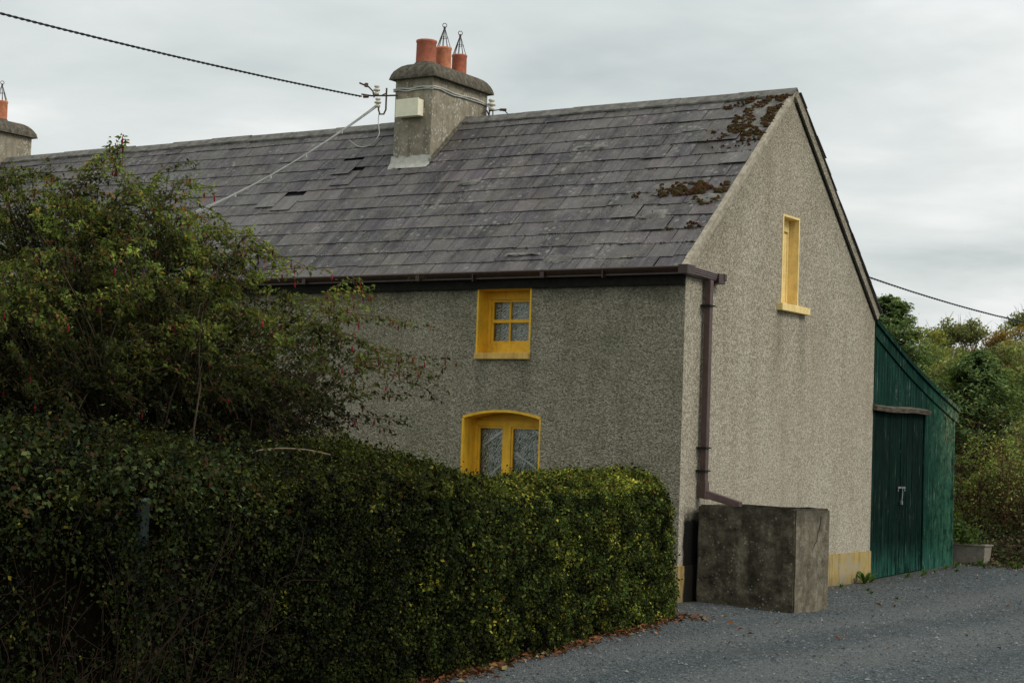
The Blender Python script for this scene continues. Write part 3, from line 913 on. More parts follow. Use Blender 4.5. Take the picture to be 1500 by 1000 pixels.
sw.hexa([(.10,PY0+.01,1.30),(.52,.60,1.185),(.52,.70,1.185),(.10,PY1,1.30),(.10,PY0+.01,1.40),(.53,.60,1.265),(.53,.70,1.265),(.10,PY1,1.40)])
sw.build('shoe', M['pipe_brown'], dpo, bevel=.006)
for z in (3.72, 1.92, 1.63): MB().box((.0,PY0-.03,z),(.14,PY1+.012,z+.018)).build('pipe_clip', M['fascia'], dpo)

# ---- chimney
def chimney(X0, X1, with_box, pots):
    ch = MB(); Y0,Y1 = 2.245,3.76
    z_at = lambda y: HE + min(y, D-y)*sa/ca
    ch.hexa([(X0,Y0,5.9),(X1,Y0,5.9),(X1,Y1,5.9),(X0,Y1,5.9),(X0,Y0,7.54),(X1,Y0,7.54),(X1,Y1,7.54),(X0,Y1,7.54)])
    c = ch.build('chimney', M['render'], house, bevel=.012)
    cp = MB(); lv = []
    n = 7; o = .085
    cx_, cy_ = (X0+X1)/2, (Y0+Y1)/2; hx, hy = (X1-X0)/2+o, (Y1-Y0)/2+o
    rings = [(0.,-.02),(.004,.012)]+[((.30*(1-math.cos((.12+.88*a/n)*PI/2))), .012+.245*math.sin(a*PI/2/n)) for a in range(1, n+1)]
    vs=[];fs=[]; m=0
    def ring(ins, z):
        pts=[]; ax=hx-min(ins, hx-.10); ay=hy-ins; 
        K=6; r_=.035
        for (qx,qy,st) in ((1,-1,-90),(1,1,0),(-1,1,90),(-1,-1,180)):
            for k in range(K):
                a=math.radians(st+90*k/(K-1))
                pts.append((cx_+qx*(ax-r_)+r_*math.cos(a)+random.gauss(0,.003), cy_+qy*(ay-r_)+r_*math.sin(a)+random.gauss(0,.003), 7.53+z+random.gauss(0,.002)))
        return pts
    for ins, z in rings:
        p=ring(ins,z); m=len(p); vs+=p
    R_=len(rings)
    for j in range(R_-1):
        for k in range(m): fs.append((j*m+k,j*m+(k+1)%m,(j+1)*m+(k+1)%m,(j+1)*m+k))
    fs.append(tuple(range((R_-1)*m,R_*m))); fs.append(tuple(reversed(range(m))))
    cp.add(vs,fs); cp.build('chimney_cap', M['cap_concrete'], c, smooth=False)
    # cement flashing at the foot
    fl = MB()
    nx=12; prev=None; V=[];F_=[]
    for i in range(nx+1):
        xx=X0-.02+(X1-X0+.05)*i/nx
        V += [(xx,Y0-.012,z_at(Y0)+.12+random.gauss(0,.014)),(xx,Y0-.03,z_at(Y0)+.03),(xx+random.gauss(0,.01),Y0-.08,z_at(Y0-.08)+.035+random.gauss(0,.004)),(xx+random.gauss(0,.015),Y0-.12+random.gauss(0,.025),z_at(Y0-.12)+.022)]
    for i in range(nx):
        for j in range(3): F_.append((i*4+j,(i+1)*4+j,(i+1)*4+j+1,i*4+j+1))
    fl.add(V,F_); 
    # side fillet
    V=[];F_=[]; ny=16
    for i in range(ny+1):
        yy=Y0-.05+(D/2-Y0-.1)*i/ny
        V += [(X1+.006,yy,z_at(yy)+.09+random.gauss(0,.006)),(X1+.05+random.gauss(0,.006),yy,z_at(yy)+.035)]
    for i in range(ny): F_.append((i*2,(i+1)*2,(i+1)*2+1,i*2+1))
    sfl = MB().add(V,F_)
    fl.build('flashing', M['cement'], c, smooth=True, fix=False)
    sfl.build('side_fillet', M['cap_concrete'], c, smooth=True, fix=False)
    for (py, rad, h, guard, mat) in pots:
        px_ = cx_-.02
        p = MB(); zb=7.75
        p.lathe((px_,py,zb), [(rad*1.03,-.03),(rad*1.0,h*.1),(rad*.97,h*.9),(rad*1.03,h*.93),(rad*1.03,h),(rad*.85,h),(rad*.82,h*.5),(rad*.82,h*.2)], 28)
        po = p.build('chimney_pot', mat, c, smooth=False)
        for f_ in po.data.polygons: f_.use_smooth = True
        s_ = MB(); s_.lathe((px_,py,zb), [(rad*.815,h*.45),(.001,h*.45)], 16); s_.build('flue', M['soot'], c)
        # bedding mortar
        s_ = MB(); s_.lathe((px_,py,zb), [(rad*1.5,-.02),(rad*1.25,.03),(rad*1.02,.07)], 18); s_.build('mortar_bed', M['cap_concrete'], c)
        if guard:
            gm = MB(); apex = (px_, py, zb+h+.33)
            for k in range(9):
                a=2*PI*k/9+.2
                gm.tube([(px_+rad*.86*math.cos(a),py+rad*.86*math.sin(a),zb+h-.08),(px_+rad*.84*math.cos(a),py+rad*.84*math.sin(a),zb+h+.02),apex], .0055, 5)
            gm.tube([(px_+.022*math.cos(t_),py+.0,zb+h+.385+.03*math.sin(t_)) if 0 else (px_+.024*math.cos(t_), py+.024*math.cos(t_), zb+h+.36+.034*math.sin(t_)) for t_ in np.linspace(-1.2,4.3,12)], .006, 5)
            gm.tube([(px_,py,zb+h+.29),(px_,py,zb+h+.34)], .018, 6)
            gm.tube([(px_+rad*.5*math.cos(t_),py+rad*.5*math.sin(t_),zb+h+.16) for t_ in np.linspace(0,2*PI,14)], .004, 4)
            gm.build('spike_guard', M['wire_metal'], c, fix=False)
    if with_box:
        bx = MB(); bx.box((X0+.14,Y0-.14,6.90),(X0+.56,Y0-.001,7.16)); 
        bo = bx.build('junction_box', M['cream_box'], c, bevel=.012)
        l = MB(); l.box((X0+.132,Y0-.158,6.892),(X0+.568,Y0-.141,7.168)); l.build('box_lid', M['cream_box'], c, bevel=.006)
    return c
ch_main = chimney(-6.36, -5.645, True, [(2.56,.160,.42,False,M['terracotta']),(3.03,.125,.41,True,M['terracotta_light']),(3.47,.122,.38,True,M['terracotta'])])
ch_main['label'] = 'rendered chimney stack with three clay pots and a cream box on its face'
ch_far = chimney(-16.9, -16.25, False, [(2.55,.14,.36,False,M['terracotta']),(3.26,.125,.42,True,M['terracotta_light'])])
ch_far['label'] = 'far chimney stack at the left end of the ridge'

# steel band around the stack
bd2 = MB(); e=.02
for a_, b__ in (((-6.36-e,2.245-e),(-5.645+e,2.245-e)),((-5.645+e,2.245-e),(-5.645+e,3.80)),((-6.36-e,2.245-e),(-6.36-e,3.80))):
    pts=[(a_[0]+(b__[0]-a_[0])*k/8, a_[1]+(b__[1]-a_[1])*k/8, 7.36+.012*math.sin(k*1.4)) for k in range(9)]
    bd2.tube(pts, .013, 6)
    bd2.tube([(p[0],p[1],p[2]-.03+.008*math.sin(i*2.)) for i,p in enumerate(pts)], .009, 6)
bd2.build('stay_band', M['cable_white'], ch_main)

# insulator brackets (stand-off things fixed on the stack)
def insulator(mb, p, s=1.):
    mb.lathe(p, [(.012*s,-.05*s),(.03*s,-.045*s),(.034*s,-.02*s),(.018*s,-.012*s),(.018*s,0),(.042*s,.004*s),(.044*s,.022*s),(.02*s,.034*s),(.02*s,.045*s),(.034*s,.05*s),(.032*s,.07*s),(.0,.078*s)], 14)
def bracket(root_xyz, pieces, insul, label):
    e_ = empty('insulator_bracket', root_xyz, label, 'insulator bracket', 'insulator brackets on the chimney')
    m_ = MB()
    for pts, r_ in pieces: m_.tube([tuple(Vector(root_xyz)+Vector(p)) for p in pts], r_, 6)
    m_.build('iron_arm', M['brown_iron'], e_)
    for p, s_ in insul:
        i_ = MB(); insulator(i_, tuple(Vector(root_xyz)+Vector(p)), s_); i_.build('insulator', M['porcelain'], e_, smooth=True)
    return e_
bracket((-6.36,2.2,7.24), [
    ([(.08,0,.02),(-.10,-.05,.02),(-.36,-.10,.03),(-.52,-.14,.06)], .014),
    ([(-.10,-.05,.14),(-.10,-.05,-.20),(-.13,-.06,-.27),(-.19,-.08,-.27),(-.22,-.08,-.20),(-.22,-.08,-.14)], .014),
    ([(-.30,-.10,.0),(-.33,-.10,.10),(-.40,-.12,.17)], .012),
    ([(-.10,-.05,.06),(-.20,-.07,.02),(-.30,-.08,.05)], .010),
    ([(-.40,-.12,.17),(-.56,-.15,.24)], .016), ([(-.44,-.13,.17),(-.44,-.13,.23)], .03), ([(-.48,-.14,.02),(-.40,-.12,.02)], .026)],
    [((-.24,-.08,-.10),1.25),((-.27,-.08,.10),1.25)], 'rusty bracket with pale insulators on the left edge of the chimney')
bracket((-5.62,3.60,7.25), [
    ([(0,0,-.06),(.04,.06,-.02),(.06,.10,-.10)], .012), ([(.06,.10,-.18),(.06,.10,.03)], .012), ([(.13,.10,-.18),(.13,.10,.0)], .010),
    ([(.06,.10,-.02),(.20,.16,.0),(.30,.20,-.02),(.34,.24,-.08)], .010), ([(.22,.16,-.0),(.32,.2,.0)], .022)],
    [((.10,.10,.06),1.5)], 'small bracket with one white insulator on the right edge of the chimney')

# ------------------------------------------------------------------ cables
def sag(a, b, s, n=28):
    a=Vector(a); b=Vector(b)
    return [a.lerp(b, i/n) - Vector((0,0,4*s*(i/n)*(1-i/n))) for i in range(n+1)]
def twisted(pts, R_, r_, pitch_, strands, name, mat, parent=None):
    mb = MB(); L_=0; fine=[]
    for i in range(len(pts)-1):
        n_=max(1,int((pts[i+1]-pts[i]).length/ (pitch_/8)))
        for k in range(n_): fine.append(pts[i].lerp(pts[i+1], k/n_))
    fine.append(pts[-1])
    for s_ in range(strands):
        out=[]; L_=0
        for i,p in enumerate(fine):
            if i: L_ += (p-fine[i-1]).length
            d=(fine[min(i+1,len(fine)-1)]-fine[max(0,i-1)]).normalized(); a=d.cross(Vector((0,0,1))).normalized(); b_=d.cross(a)
            t_=2*PI*(L_/pitch_+s_/strands); out.append(p+(a*math.cos(t_)+b_*math.sin(t_))*R_)
        mb.tube(out, r_, 5)
    return mb.build(name, mat, parent, fix=False)
c1 = twisted(sag((-6.9,2.08,7.27),(-5.2,-10.9,6.40),.10), .008, .0095, .22, 2, 'overhead_cable', M['cable_black'])
tag(c1, 'black twisted overhead cable running from chimney to upper left sky', 'cable')
c1b = twisted(sag((-5.28,3.96,7.10),(-2.0,34.0,5.66),.80), .010, .012, .26, 2, 'overhead_cable', M['cable_black'])
tag(c1b, 'black overhead cable sloping down behind the gable to the right', 'cable')
wc = MB()
A_=Vector((-6.60,2.12,7.10)); B_=Vector((-9.0,.80,5.38)); C_=Vector((-11.6,-.12,4.15))
for k, off in ((0, 0.), (1, .035)):
    p1 = sag(A_+Vector((0,0,off)), B_+Vector((0,0,off*.8)), .10+.03*k, 20); p2 = sag(B_+Vector((0,0,off*.8)), C_, .02, 10)
    wc.tube(p1+p2[1:], .011, 6)
for q_ in (4, 8, 12, 16, 19): 
    p=p1[q_]; wc.box((p[0]-.012,p[1]-.012,p[2]-.05),(p[0]+.012,p[1]+.012,p[2]+.02))
tag(wc.build('service_cable', M['cable_white'], fix=False), 'pair of white cables strung from the chimney bracket down across the roof', 'cable')
lp = MB()
pts=[(-6.58,2.14,7.02),(-6.56,2.1,6.86),(-6.50,2.05,6.72),(-6.46,2.0,6.62),(-6.55,1.98,6.50),(-6.75,2.05,6.46),(-6.98,2.14,6.50),(-7.2,2.2,6.62)]
def smooth_pts(P, n=5):
    P=[Vector(p) for p in P]; out=[]
    for i in range(len(P)-1):
        p0=P[max(0,i-1)];p1=P[i];p2=P[i+1];p3=P[min(len(P)-1,i+2)]
        for k in range(n):
            t=k/n; out.append(.5*((2*p1)+(p2-p0)*t+(2*p0-5*p1+4*p2-p3)*t*t+(3*p1-p0-3*p2+p3)*t**3))
    out.append(P[-1]); return out
lp.tube(smooth_pts(pts), .007, 5)
tag(lp.build('loose_cable', M['cable_white'], fix=False), 'thin loose white cable looping down beside the chimney onto the slates', 'cable')

# ------------------------------------------------------------------ tank
tank = empty('water_tank', (.08,.35,-.05), 'square weathered concrete rainwater tank against the gable under the downpipe', 'water tank')
def tank_body():
    bm = bmesh.new()
    x0,x1,y0,y1,z0,z1 = .08,1.41,.36,1.42,-.14,1.215
    o=[(x0,y0),(x1,y0),(x1,y1),(x0,y1)]; i_=[(x0+.11,y0+.11),(x1-.11,y0+.11),(x1-.11,y1-.11),(x0+.11,y1-.11)]
    vb=[bm.verts.new((x,y,z0)) for x,y in o]; vt=[bm.verts.new((x,y,z1)) for x,y in o]; it=[bm.verts.new((x,y,z1)) for x,y in i_]; ib=[bm.verts.new((x,y,z1-.5)) for x,y in i_]
    for k in range(4):
        k2=(k+1)%4
        bm.faces.new((vb[k],vb[k2],vt[k2],vt[k])); bm.faces.new((vt[k],vt[k2],it[k2],it[k])); bm.faces.new((it[k],it[k2],ib[k2],ib[k]))
    bm.faces.new(ib)
    bmesh.ops.recalc_face_normals(bm, faces=bm.faces)
    bmesh.ops.bevel(bm, geom=[e for e in bm.edges if not e.is_boundary], offset=.02, segments=2, affect='EDGES')
    bmesh.ops.subdivide_edges(bm, edges=bm.edges[:], cuts=9, use_grid_fill=True)
    for v in bm.verts:
        n = noise.noise_vector(v.co*3)*.012 + noise.noise_vector(v.co*11)*.009; v.co += n
    me=bpy.data.meshes.new('tank_wall'); bm.to_mesh(me); bm.free(); me.materials.append(M['tank_concrete'])
    return link_mesh('tank_wall', me, tank)
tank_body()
MB().add([(.18,.46,1.0),(1.31,.46,1.0),(1.31,1.32,1.0),(.18,1.32,1.0)],[(0,1,2,3)]).build('tank_water', M['soot'], tank)
crk=MB(); pp=[(1.412,1.13,1.12),(1.414,1.09,1.0),(1.413,1.04,.93),(1.415,1.0,.84),(1.414,.92,.76),(1.412,.88,.70)]
crk.tube([p+Vector((0,random.gauss(0,.006),0)) for p in smooth_pts(pp,4)], [.0045-.0001*i for i in range(21)], 5); crk.build('crack', M['soot'], tank)

# ------------------------------------------------------------------ shed
shed = empty('lean_to_shed', (0,6.34,0), 'dark green boarded lean-to shed with sloping top beside the gable', 'shed')
SY0, SY1 = D+.012, 10.12
def top_z(y):
    u=(y-SY0)/(SY1-SY0); return 4.02 - 1.20*u - .07*math.sin(u*PI)
def board_wall(mb, ya, yb, za, zb_fn, xb, wd=.118, depth=.02, zb0=None):
    y=ya
    while y < yb-.005:
        y2=min(y+wd, yb); xo = xb+random.uniform(0,.005)
        g_=.003
        z_bot = za if not callable(za) else za(y)
        mb.hexa([(xo-depth,y+g_,z_bot),(xo,y+g_,z_bot),(xo,y2-g_,z_bot),(xo-depth,y2-g_,z_bot),
                 (xo-depth,y+g_,zb_fn(y)),(xo,y+g_,zb_fn(y)),(xo,y2-g_,zb_fn(y2)),(xo-depth,y2-g_,zb_fn(y2))])
        y=y2
DY0,DYm,DY1 = SY0+.035, 7.66, 8.66; DZ=2.66
sb=MB(); board_wall(sb, SY0, DY1+.05, DZ+.03, lambda y: top_z(y)-.02, -.015); board_wall(sb, DY1+.06, SY1-.06, lambda y: gz(0,y)-.03, lambda y: top_z(y)-.02, -.015)
sb.build('board_wall', M['shed_green'], shed)
ds=MB(); ds.add([(-.06,SY0,0),(-.06,SY1,0),(-.06,SY1,top_z(SY1)-.05),(-.06,(SY0+SY1)/2,top_z((SY0+SY1)/2)-.05),(-.06,SY0,top_z(SY0)-.05)],[(0,1,2,3,4)])
ds.add([(-.04,SY1-.01,0),(-4,SY1-.01,0),(-4,SY1-.01,2.7),(-.04,SY1-.01,2.7)],[(0,1,2,3)]); ds.add([(-4,SY0,0),(-4,SY1,0),(-4,SY1,2.7),(-4,SY0,3.9)],[(0,1,2,3)])
ds.build('backing_wall', M['shed_door_green'], shed, fix=False)
for (a,b_) in ((DY0,DYm-.008),(DYm+.008,DY1)):
    d_=MB(); board_wall(d_, a, b_, lambda y: gz(0,y)+.02, lambda y: DZ, -.035, wd=(b_-a)/8)
    d_.build('door', M['shed_door_green'], shed)
cp_=MB(); cp_.box((-.03,SY1-.062,gz(0,SY1)-.03),(.0,SY1,top_z(SY1)-.02)); cp_.box((-.03,DY1+.012,gz(0,DY1)),(-.008,DY1+.05,DZ)); cp_.box((-.033,DYm-.012,1.62),(-.022,DYm+.012,DZ)); cp_.build('corner_post', M['shed_green'], shed)
ln=MB(); nseg=14
for i in range(nseg):
    ya=SY0-.03+(2.38)*i/nseg; yb=SY0-.03+(2.38)*(i+1)/nseg; f_=lambda y:.012*math.sin(y*2.5)
    o_ = .09
    ln.hexa([(-.014,ya,DZ-.02+f_(ya)),(o_-.02,ya,DZ-.03+f_(ya)),(o_-.02,yb,DZ-.03+f_(yb)),(-.014,yb,DZ-.02+f_(yb)),(-.014,ya,DZ+.07+f_(ya)),(o_,ya,DZ+.035+f_(ya)),(o_,yb,DZ+.035+f_(yb)),(-.014,yb,DZ+.07+f_(yb))])
ln.build('lintel', M['old_wood'], shed)
bg_=MB(); nseg=16
for i in range(nseg):
    ya=SY0-.0+(SY1-SY0+.13)*i/nseg; yb=SY0-.0+(SY1-SY0+.13)*(i+1)/nseg
    bg_.hexa([(-.014,ya,top_z(ya)-.24),(.012,ya,top_z(ya)-.24),(.012,yb,top_z(yb)-.24),(-.014,yb,top_z(yb)-.24),(-.014,ya,top_z(ya)),(.012,ya,top_z(ya)),(.012,yb,top_z(yb)),(-.014,yb,top_z(yb))])
    bg_.hexa([(.0125,ya,top_z(ya)-.05),(.045,ya,top_z(ya)-.05),(.045,yb,top_z(yb)-.05),(.0125,yb,top_z(yb)-.05),(.0125,ya,top_z(ya)+.02),(.045,ya,top_z(ya)+.02),(.045,yb,top_z(yb)+.02),(.0125,yb,top_z(yb)+.02)])
bg_.build('barge_board', M['shed_green'], shed)
rf=MB(); nc=90; V=[];F_=[]
for i in range(nc+1):
    xx=.03-4.1*i/nc
    for j in range(9):
        y=SY0+(SY1-SY0+.15)*j/8; V.append((xx,y,top_z(y)+.022+.012*math.sin(i*1.4)))
for i in range(nc):
    for j in range(8): F_.append((i*9+j,(i+1)*9+j,(i+1)*9+j+1,i*9+j+1))
rf.add(V,F_); rf.build('roof_sheet', M['shed_green'], shed, smooth=True, fix=False)
hs=MB(); hs.box((-.018,DYm-.15,1.425),(-.006,DYm+.16,1.455)); hs.box((-.018,DYm-.15,1.38),(-.010,DYm-.125,1.43)); hs.box((-.018,DYm+.135,1.38),(-.010,DYm+.16,1.43))
hs.tube([(.004,DYm-.01,1.45),(.01,DYm-.0,1.36),(.008,DYm-.02,1.25),(.004,DYm-.03,1.20)], .008, 6)
hs.box((-.01,DYm-.055,1.17),(.02,DYm-.01,1.23))
hs.build('hasp', M['galvanised'], shed)
# old plank strip in the wall corner
MB().box((-.01,SY0,gz(0,6.4)),(.004,SY0+.03,top_z(SY0)-.1)).build('edge_strip', M['shed_green'], shed)

# ------------------------------------------------------------------ foliage helpers
def pick(cols, wts, n):
    cols=np.array(cols, float); wts=np.array(wts, float); wts/=wts.sum()
    c=cols[rng.choice(len(cols), n, p=wts)]
    return c*rng.uniform(.7,1.35,(n,1))

# ------------------------------------------------------------------ hedge
def hx(y): return .966 - .2083*(y+1.94)
hedge = empty('hedge', (hx(-8)-.5,-8,0), 'long clipped dark green hedge with yellowish leaves running towards the lane', 'hedge')
def hedge_surf(y, s):
    """s 0..1 runs from foot of lane face, up, over the top, down the garden face. returns point, normal"""
    top = 1.50 + .06*math.sin(y*1.3) + .05*math.sin(y*.47+1) + .10*min(1, max(0, (-6-y)/5)) + .07*math.exp(-((y+2.6)/.55)**2)
    th = 1.12
    xf = hx(y)
    tilt = .19*min(1, max(0, (-4.2-y)/3.5))
    r_ = .22
    Ls = [top-r_, r_*PI/2, th-2*r_, r_*PI/2, top-r_]; T=sum(Ls); d=s*T
    if d < Ls[0]:
        z=d; p=(xf - .10*(z/top)**2 + .0, z); n=(1,.05)
    elif d < sum(Ls[:2]):
        a=(d-Ls[0])/r_; p=(xf-.10-r_+r_*math.cos(a), top-r_+r_*math.sin(a)); n=(math.cos(a),math.sin(a))
    elif d < sum(Ls[:3]):
        u=d-sum(Ls[:2]); p=(xf-.10-r_-u, top+tilt*u/(th-2*r_)); n=(tilt*1.2,1)
    elif d < sum(Ls[:4]):
        a=(d-sum(Ls[:3]))/r_; p=(xf-.10-th+r_-r_*math.sin(a), top+tilt-r_+r_*math.cos(a)); n=(-math.sin(a),math.cos(a))
    else:
        z=(T-d)*(1+tilt/(top-r_)); p=(xf-.10-th, z); n=(-1,0)
    return (p[0], y, p[1]), (n[0], 0, n[1])
YE = -1.98
def lump(P, N, a=.07):
    v = Vector(P)
    k = noise.noise(v*1.6)*a + noise.noise(v*5.)*a*.8 + noise.noise(v*11.)*a*.45
    return P[0]+N[0]*k, P[1]+N[1]*k, P[2]+N[2]*k
# solid dark heart
core=MB(); ny,ns=70,22; V=[];F_=[]
for j in range(ny+1):
    y = YE-.10 - (15.6)*j/ny
    cx_ = hx(y)-.66
    for i in range(ns+1):
        P,N = hedge_surf(y, i/ns); P = lump(P,N)
        P = (P[0]-N[0]*.10, P[1], max(-.02, P[2]-N[2]*.10)); V.append(P)
for j in range(ny):
    for i in range(ns): F_.append((j*(ns+1)+i,j*(ns+1)+i+1,(j+1)*(ns+1)+i+1,(j+1)*(ns+1)+i))
F_.append(tuple(range(ns+1))); core.add(V,F_)
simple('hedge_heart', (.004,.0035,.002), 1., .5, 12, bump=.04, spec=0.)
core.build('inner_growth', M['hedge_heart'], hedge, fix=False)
def hedge_leaves(n):
    P=np.zeros((n,3)); N=np.zeros((n,3))
    for i in range(n):
        u=random.random()
        if u < .90:
            y = YE - 13.6*random.random()**1.12
            s = random.random()*.62 if random.random()<.93 else random.random()
            p,nn = hedge_surf(y, s)
        else:       # rounded end
            s=random.random(); p,nn=hedge_surf(YE,s)
            k=random.random(); cx_=hx(YE)-.66
            px_=cx_+(p[0]-cx_)*math.sqrt(k); pz=p[2]*(1-(1-math.sqrt(k))*.7) if random.random()<.5 else random.random()*p[2]
            e=1-abs(px_-cx_)/.6
            p=(px_, YE+.16*max(0,e)**.5, pz); nn=(.3*(px_-cx_),1,.1)
        p=lump(p,nn)
        off=random.gauss(-.005,.034)
        if random.random()<.03: off+=random.uniform(.03,.10)
        P[i]=(p[0]+nn[0]*off,p[1]+nn[1]*off,max(.01,p[2]+nn[2]*off)); N[i]=nn
    return P,N
n=230000
P,N=hedge_leaves(n)
# the near end has lost most of its leaves low down: bare stems and dark gaps there
gap=np.clip((-10.2-P[:,1])/2.0,0,1)*np.clip((1.30-P[:,2])/.25,0,1)*np.clip(.75+1.1*noise3(P,1.8,3.),0,1)
gap*=np.abs(P[:,1]+12.38)>.30
kp=(rng.random(n)>gap*.93)&~((np.abs(P[:,1]+12.38)<.085)&(P[:,2]>1.24)&(P[:,2]<1.5)&(P[:,0]>2.92)); P=P[kp]; N=N[kp]; n=len(P)
C=pick([(.016,.028,.010),(.028,.046,.014),(.045,.068,.018),(.080,.105,.026),(.05,.03,.015)],[.36,.36,.18,.07,.03],n)
cl_=noise3(P,2.6,5.); cl2_=noise3(P,.9,9.)
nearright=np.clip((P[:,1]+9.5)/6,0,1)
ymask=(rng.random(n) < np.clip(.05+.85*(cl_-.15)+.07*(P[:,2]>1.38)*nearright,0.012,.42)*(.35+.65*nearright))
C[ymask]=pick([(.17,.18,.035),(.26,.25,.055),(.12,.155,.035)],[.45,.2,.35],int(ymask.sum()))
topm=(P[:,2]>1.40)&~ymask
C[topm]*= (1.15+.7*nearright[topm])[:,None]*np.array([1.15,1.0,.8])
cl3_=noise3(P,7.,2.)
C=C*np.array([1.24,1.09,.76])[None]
C*= ((.34+.74*nearright)*np.clip(1.05+.5*cl2_+1.9*cl3_,.18,2.9))[:,None]  # shade painted in: leaf colour darkens towards the near left end
C=np.clip(C,.002,1)
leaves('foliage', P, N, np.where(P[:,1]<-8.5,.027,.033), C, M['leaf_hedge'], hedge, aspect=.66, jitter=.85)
# twigs showing through the clipped face
tw=MB()
for i in range(900):
    y=YE-.1-13*random.random(); s=random.random()*.55; p,nn=hedge_surf(y,s); p=lump(p,nn)
    d=Vector((nn[0]*.5+random.gauss(0,.3),random.gauss(0,.5),.6+random.gauss(0,.4))).normalized()
    a=Vector(p)-Vector(nn)*.08; L_=random.uniform(.08,.18)
    tw.tube([a,a+d*L_*.5+Vector((random.gauss(0,.01),)*3),a+d*L_],[.0035,.003,.0015],4)
tw.build('branches', M['twig'], hedge, fix=False)

# ------------------------------------------------------------------ bramble thicket, left foreground
br = empty('bramble_thicket', (3.2,-12.6,0), 'tangle of bare stems and broad leaves in front of the hedge at the left edge', 'bramble')
bt=MB(); ends=[]
for i in range(110):
    y=random.uniform(-15,-11.3); bx_=hx(y)+random.uniform(-.10,.12)
    p=Vector((bx_,y,0)); d=Vector((random.gauss(.0,.10),random.gauss(0,.22),1)).normalized(); pts=[p.copy()]; L_=random.uniform(.6,1.5)
    ns_=9
    for k in range(ns_):
        d=(d+Vector((random.gauss(-.01,.08),random.gauss(0,.12),random.gauss(-.0,.08)))).normalized(); p=p+d*L_/ns_; pts.append(p.copy())
        if random.random()<.45:
            q_=p.copy(); e_=(d+Vector((random.gauss(.1,.5),random.gauss(0,.6),random.gauss(0,.4)))).normalized(); sp=[q_.copy()]
            for m_ in range(4): e_=(e_+Vector((random.gauss(0,.2),random.gauss(0,.2),random.gauss(0,.2)))).normalized(); q_=q_+e_*random.uniform(.04,.10); sp.append(q_.copy())
            bt.tube(sp,[.003,.0026,.002,.0016,.001],4); ends+=sp[1:]
    r0=random.uniform(.003,.0075)
    bt.tube(pts,[r0*(1-.7*k/ns_) for k in range(ns_+1)],5); ends+=pts[4:]
bt.build('stems', M['twig'], br, fix=False)
ends+= [Vector((3.18+random.gauss(0,.06),-12.33+random.gauss(0,.13),random.uniform(.2,1.18))) for _ in range(900)]
ends=np.array([tuple(e) for e in ends])
idx=rng.choice(len(ends),1500); P=ends[idx]+rng.normal(0,.05,(1500,3))
# leafy top cover at the left
Q=np.stack([hx(-13.)+rng.normal(-.1,.26,5000), -10.8-4.4*rng.random(5000)**.6, rng.normal(1.56,.14,5000)],axis=1)
Q[:,0]+=-.2083*(Q[:,1]+13.)
Q=Q[noise3(Q,1.8,2.)>-.15]
P=np.concatenate([P,Q]); n=len(P)
C=pick([(.022,.036,.012),(.040,.060,.018),(.075,.10,.03),(.07,.035,.018),(.13,.16,.05)],[.4,.3,.14,.1,.06],n)
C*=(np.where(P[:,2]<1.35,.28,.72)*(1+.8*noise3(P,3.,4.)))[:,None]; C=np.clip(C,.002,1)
leaves('foliage', P, np.tile([.6,-.3,.7],(n,1)), .034, C, M['leaf_hedge'], br, aspect=.62, jitter=.95)
# taller shoots: left part
post=empty('marker_post',(2.98,-12.42,0),'short dark green round post almost hidden in the hedge','post')
pm=MB(); pm.lathe((3.0,-12.38,0),[(.056,0),(.056,1.44)],20); pm.build('post_shaft',M['green_post'],post,smooth=True)
pm=MB(); pm.lathe((3.0,-12.38,1.44),[(.056,-.012),(.062,-.01),(.062,.004),(.05,.012),(.0,.014)],20); pm.build('post_cap',M['post_rim'],post,smooth=True)
at=MB(); at.tube(smooth_pts([(1.75,-10.15,1.60),(1.80,-10.05,1.72),(1.86,-9.85,1.755),(1.93,-9.6,1.75),(1.98,-9.4,1.72)]),[.006]*21,5)
tag(at.build('bent_stem',M['bark_pale'],fix=False),'pale bare stem arching out of the top of the hedge','stem')

# ------------------------------------------------------------------ fuchsia
fu = empty('fuchsia_bush', (-.2,-9.2,0), 'large untidy fuchsia bush with drooping twigs and red flowers behind the hedge', 'shrub')
clumps=[(-1.12,-9.51,3.50,0.55),(-0.64,-9.21,3.68,0.50),(-0.21,-8.91,3.42,0.50),(-0.56,-9.70,3.00,0.60),(0.00,-9.33,2.91,0.60),(0.12,-8.67,3.00,0.45),(-0.54,-10.26,2.62,0.60),(0.04,-9.86,2.33,0.60),(0.37,-9.06,2.48,0.60),(0.28,-7.95,2.80,0.40),(0.50,-8.36,2.30,0.50),(0.31,-7.32,2.68,0.35),(0.40,-7.05,2.50,0.18),(0.50,-7.74,2.15,0.30),(-1.80,-9.93,3.23,0.60),(-1.08,-10.59,2.39,0.70),(0.04,-9.24,2.03,0.60),(-0.23,-10.00,1.78,0.60),(0.35,-8.39,1.84,0.45),(0.07,-8.38,3.48,0.22),(0.31,-7.83,3.05,0.22),(-1.4,-8.6,2.9,.7),(-.7,-8.2,2.5,.7),(-.4,-7.4,2.1,.55),(-1.9,-9.2,2.2,.7),(-.9,-9.6,2.0,.7),(-1.75,-10.0,3.55,.5),(-1.35,-9.7,3.75,.42),(-.25,-9.0,3.68,.42),(.0,-8.75,3.40,.40),(-.9,-9.35,3.78,.42),(-1.5,-10.2,2.9,.6)]
bb_=MB(); ft=MB(); LP=[];LA=[];LC=[];FP=[]
root=Vector((-.45,-9.0,0))
def curve(a,b_,bend,n_):
    m_=(a+b_)/2+bend; return [a*(1-t)**2+m_*2*t*(1-t)+b_*t*t for t in [k/n_ for k in range(n_+1)]]
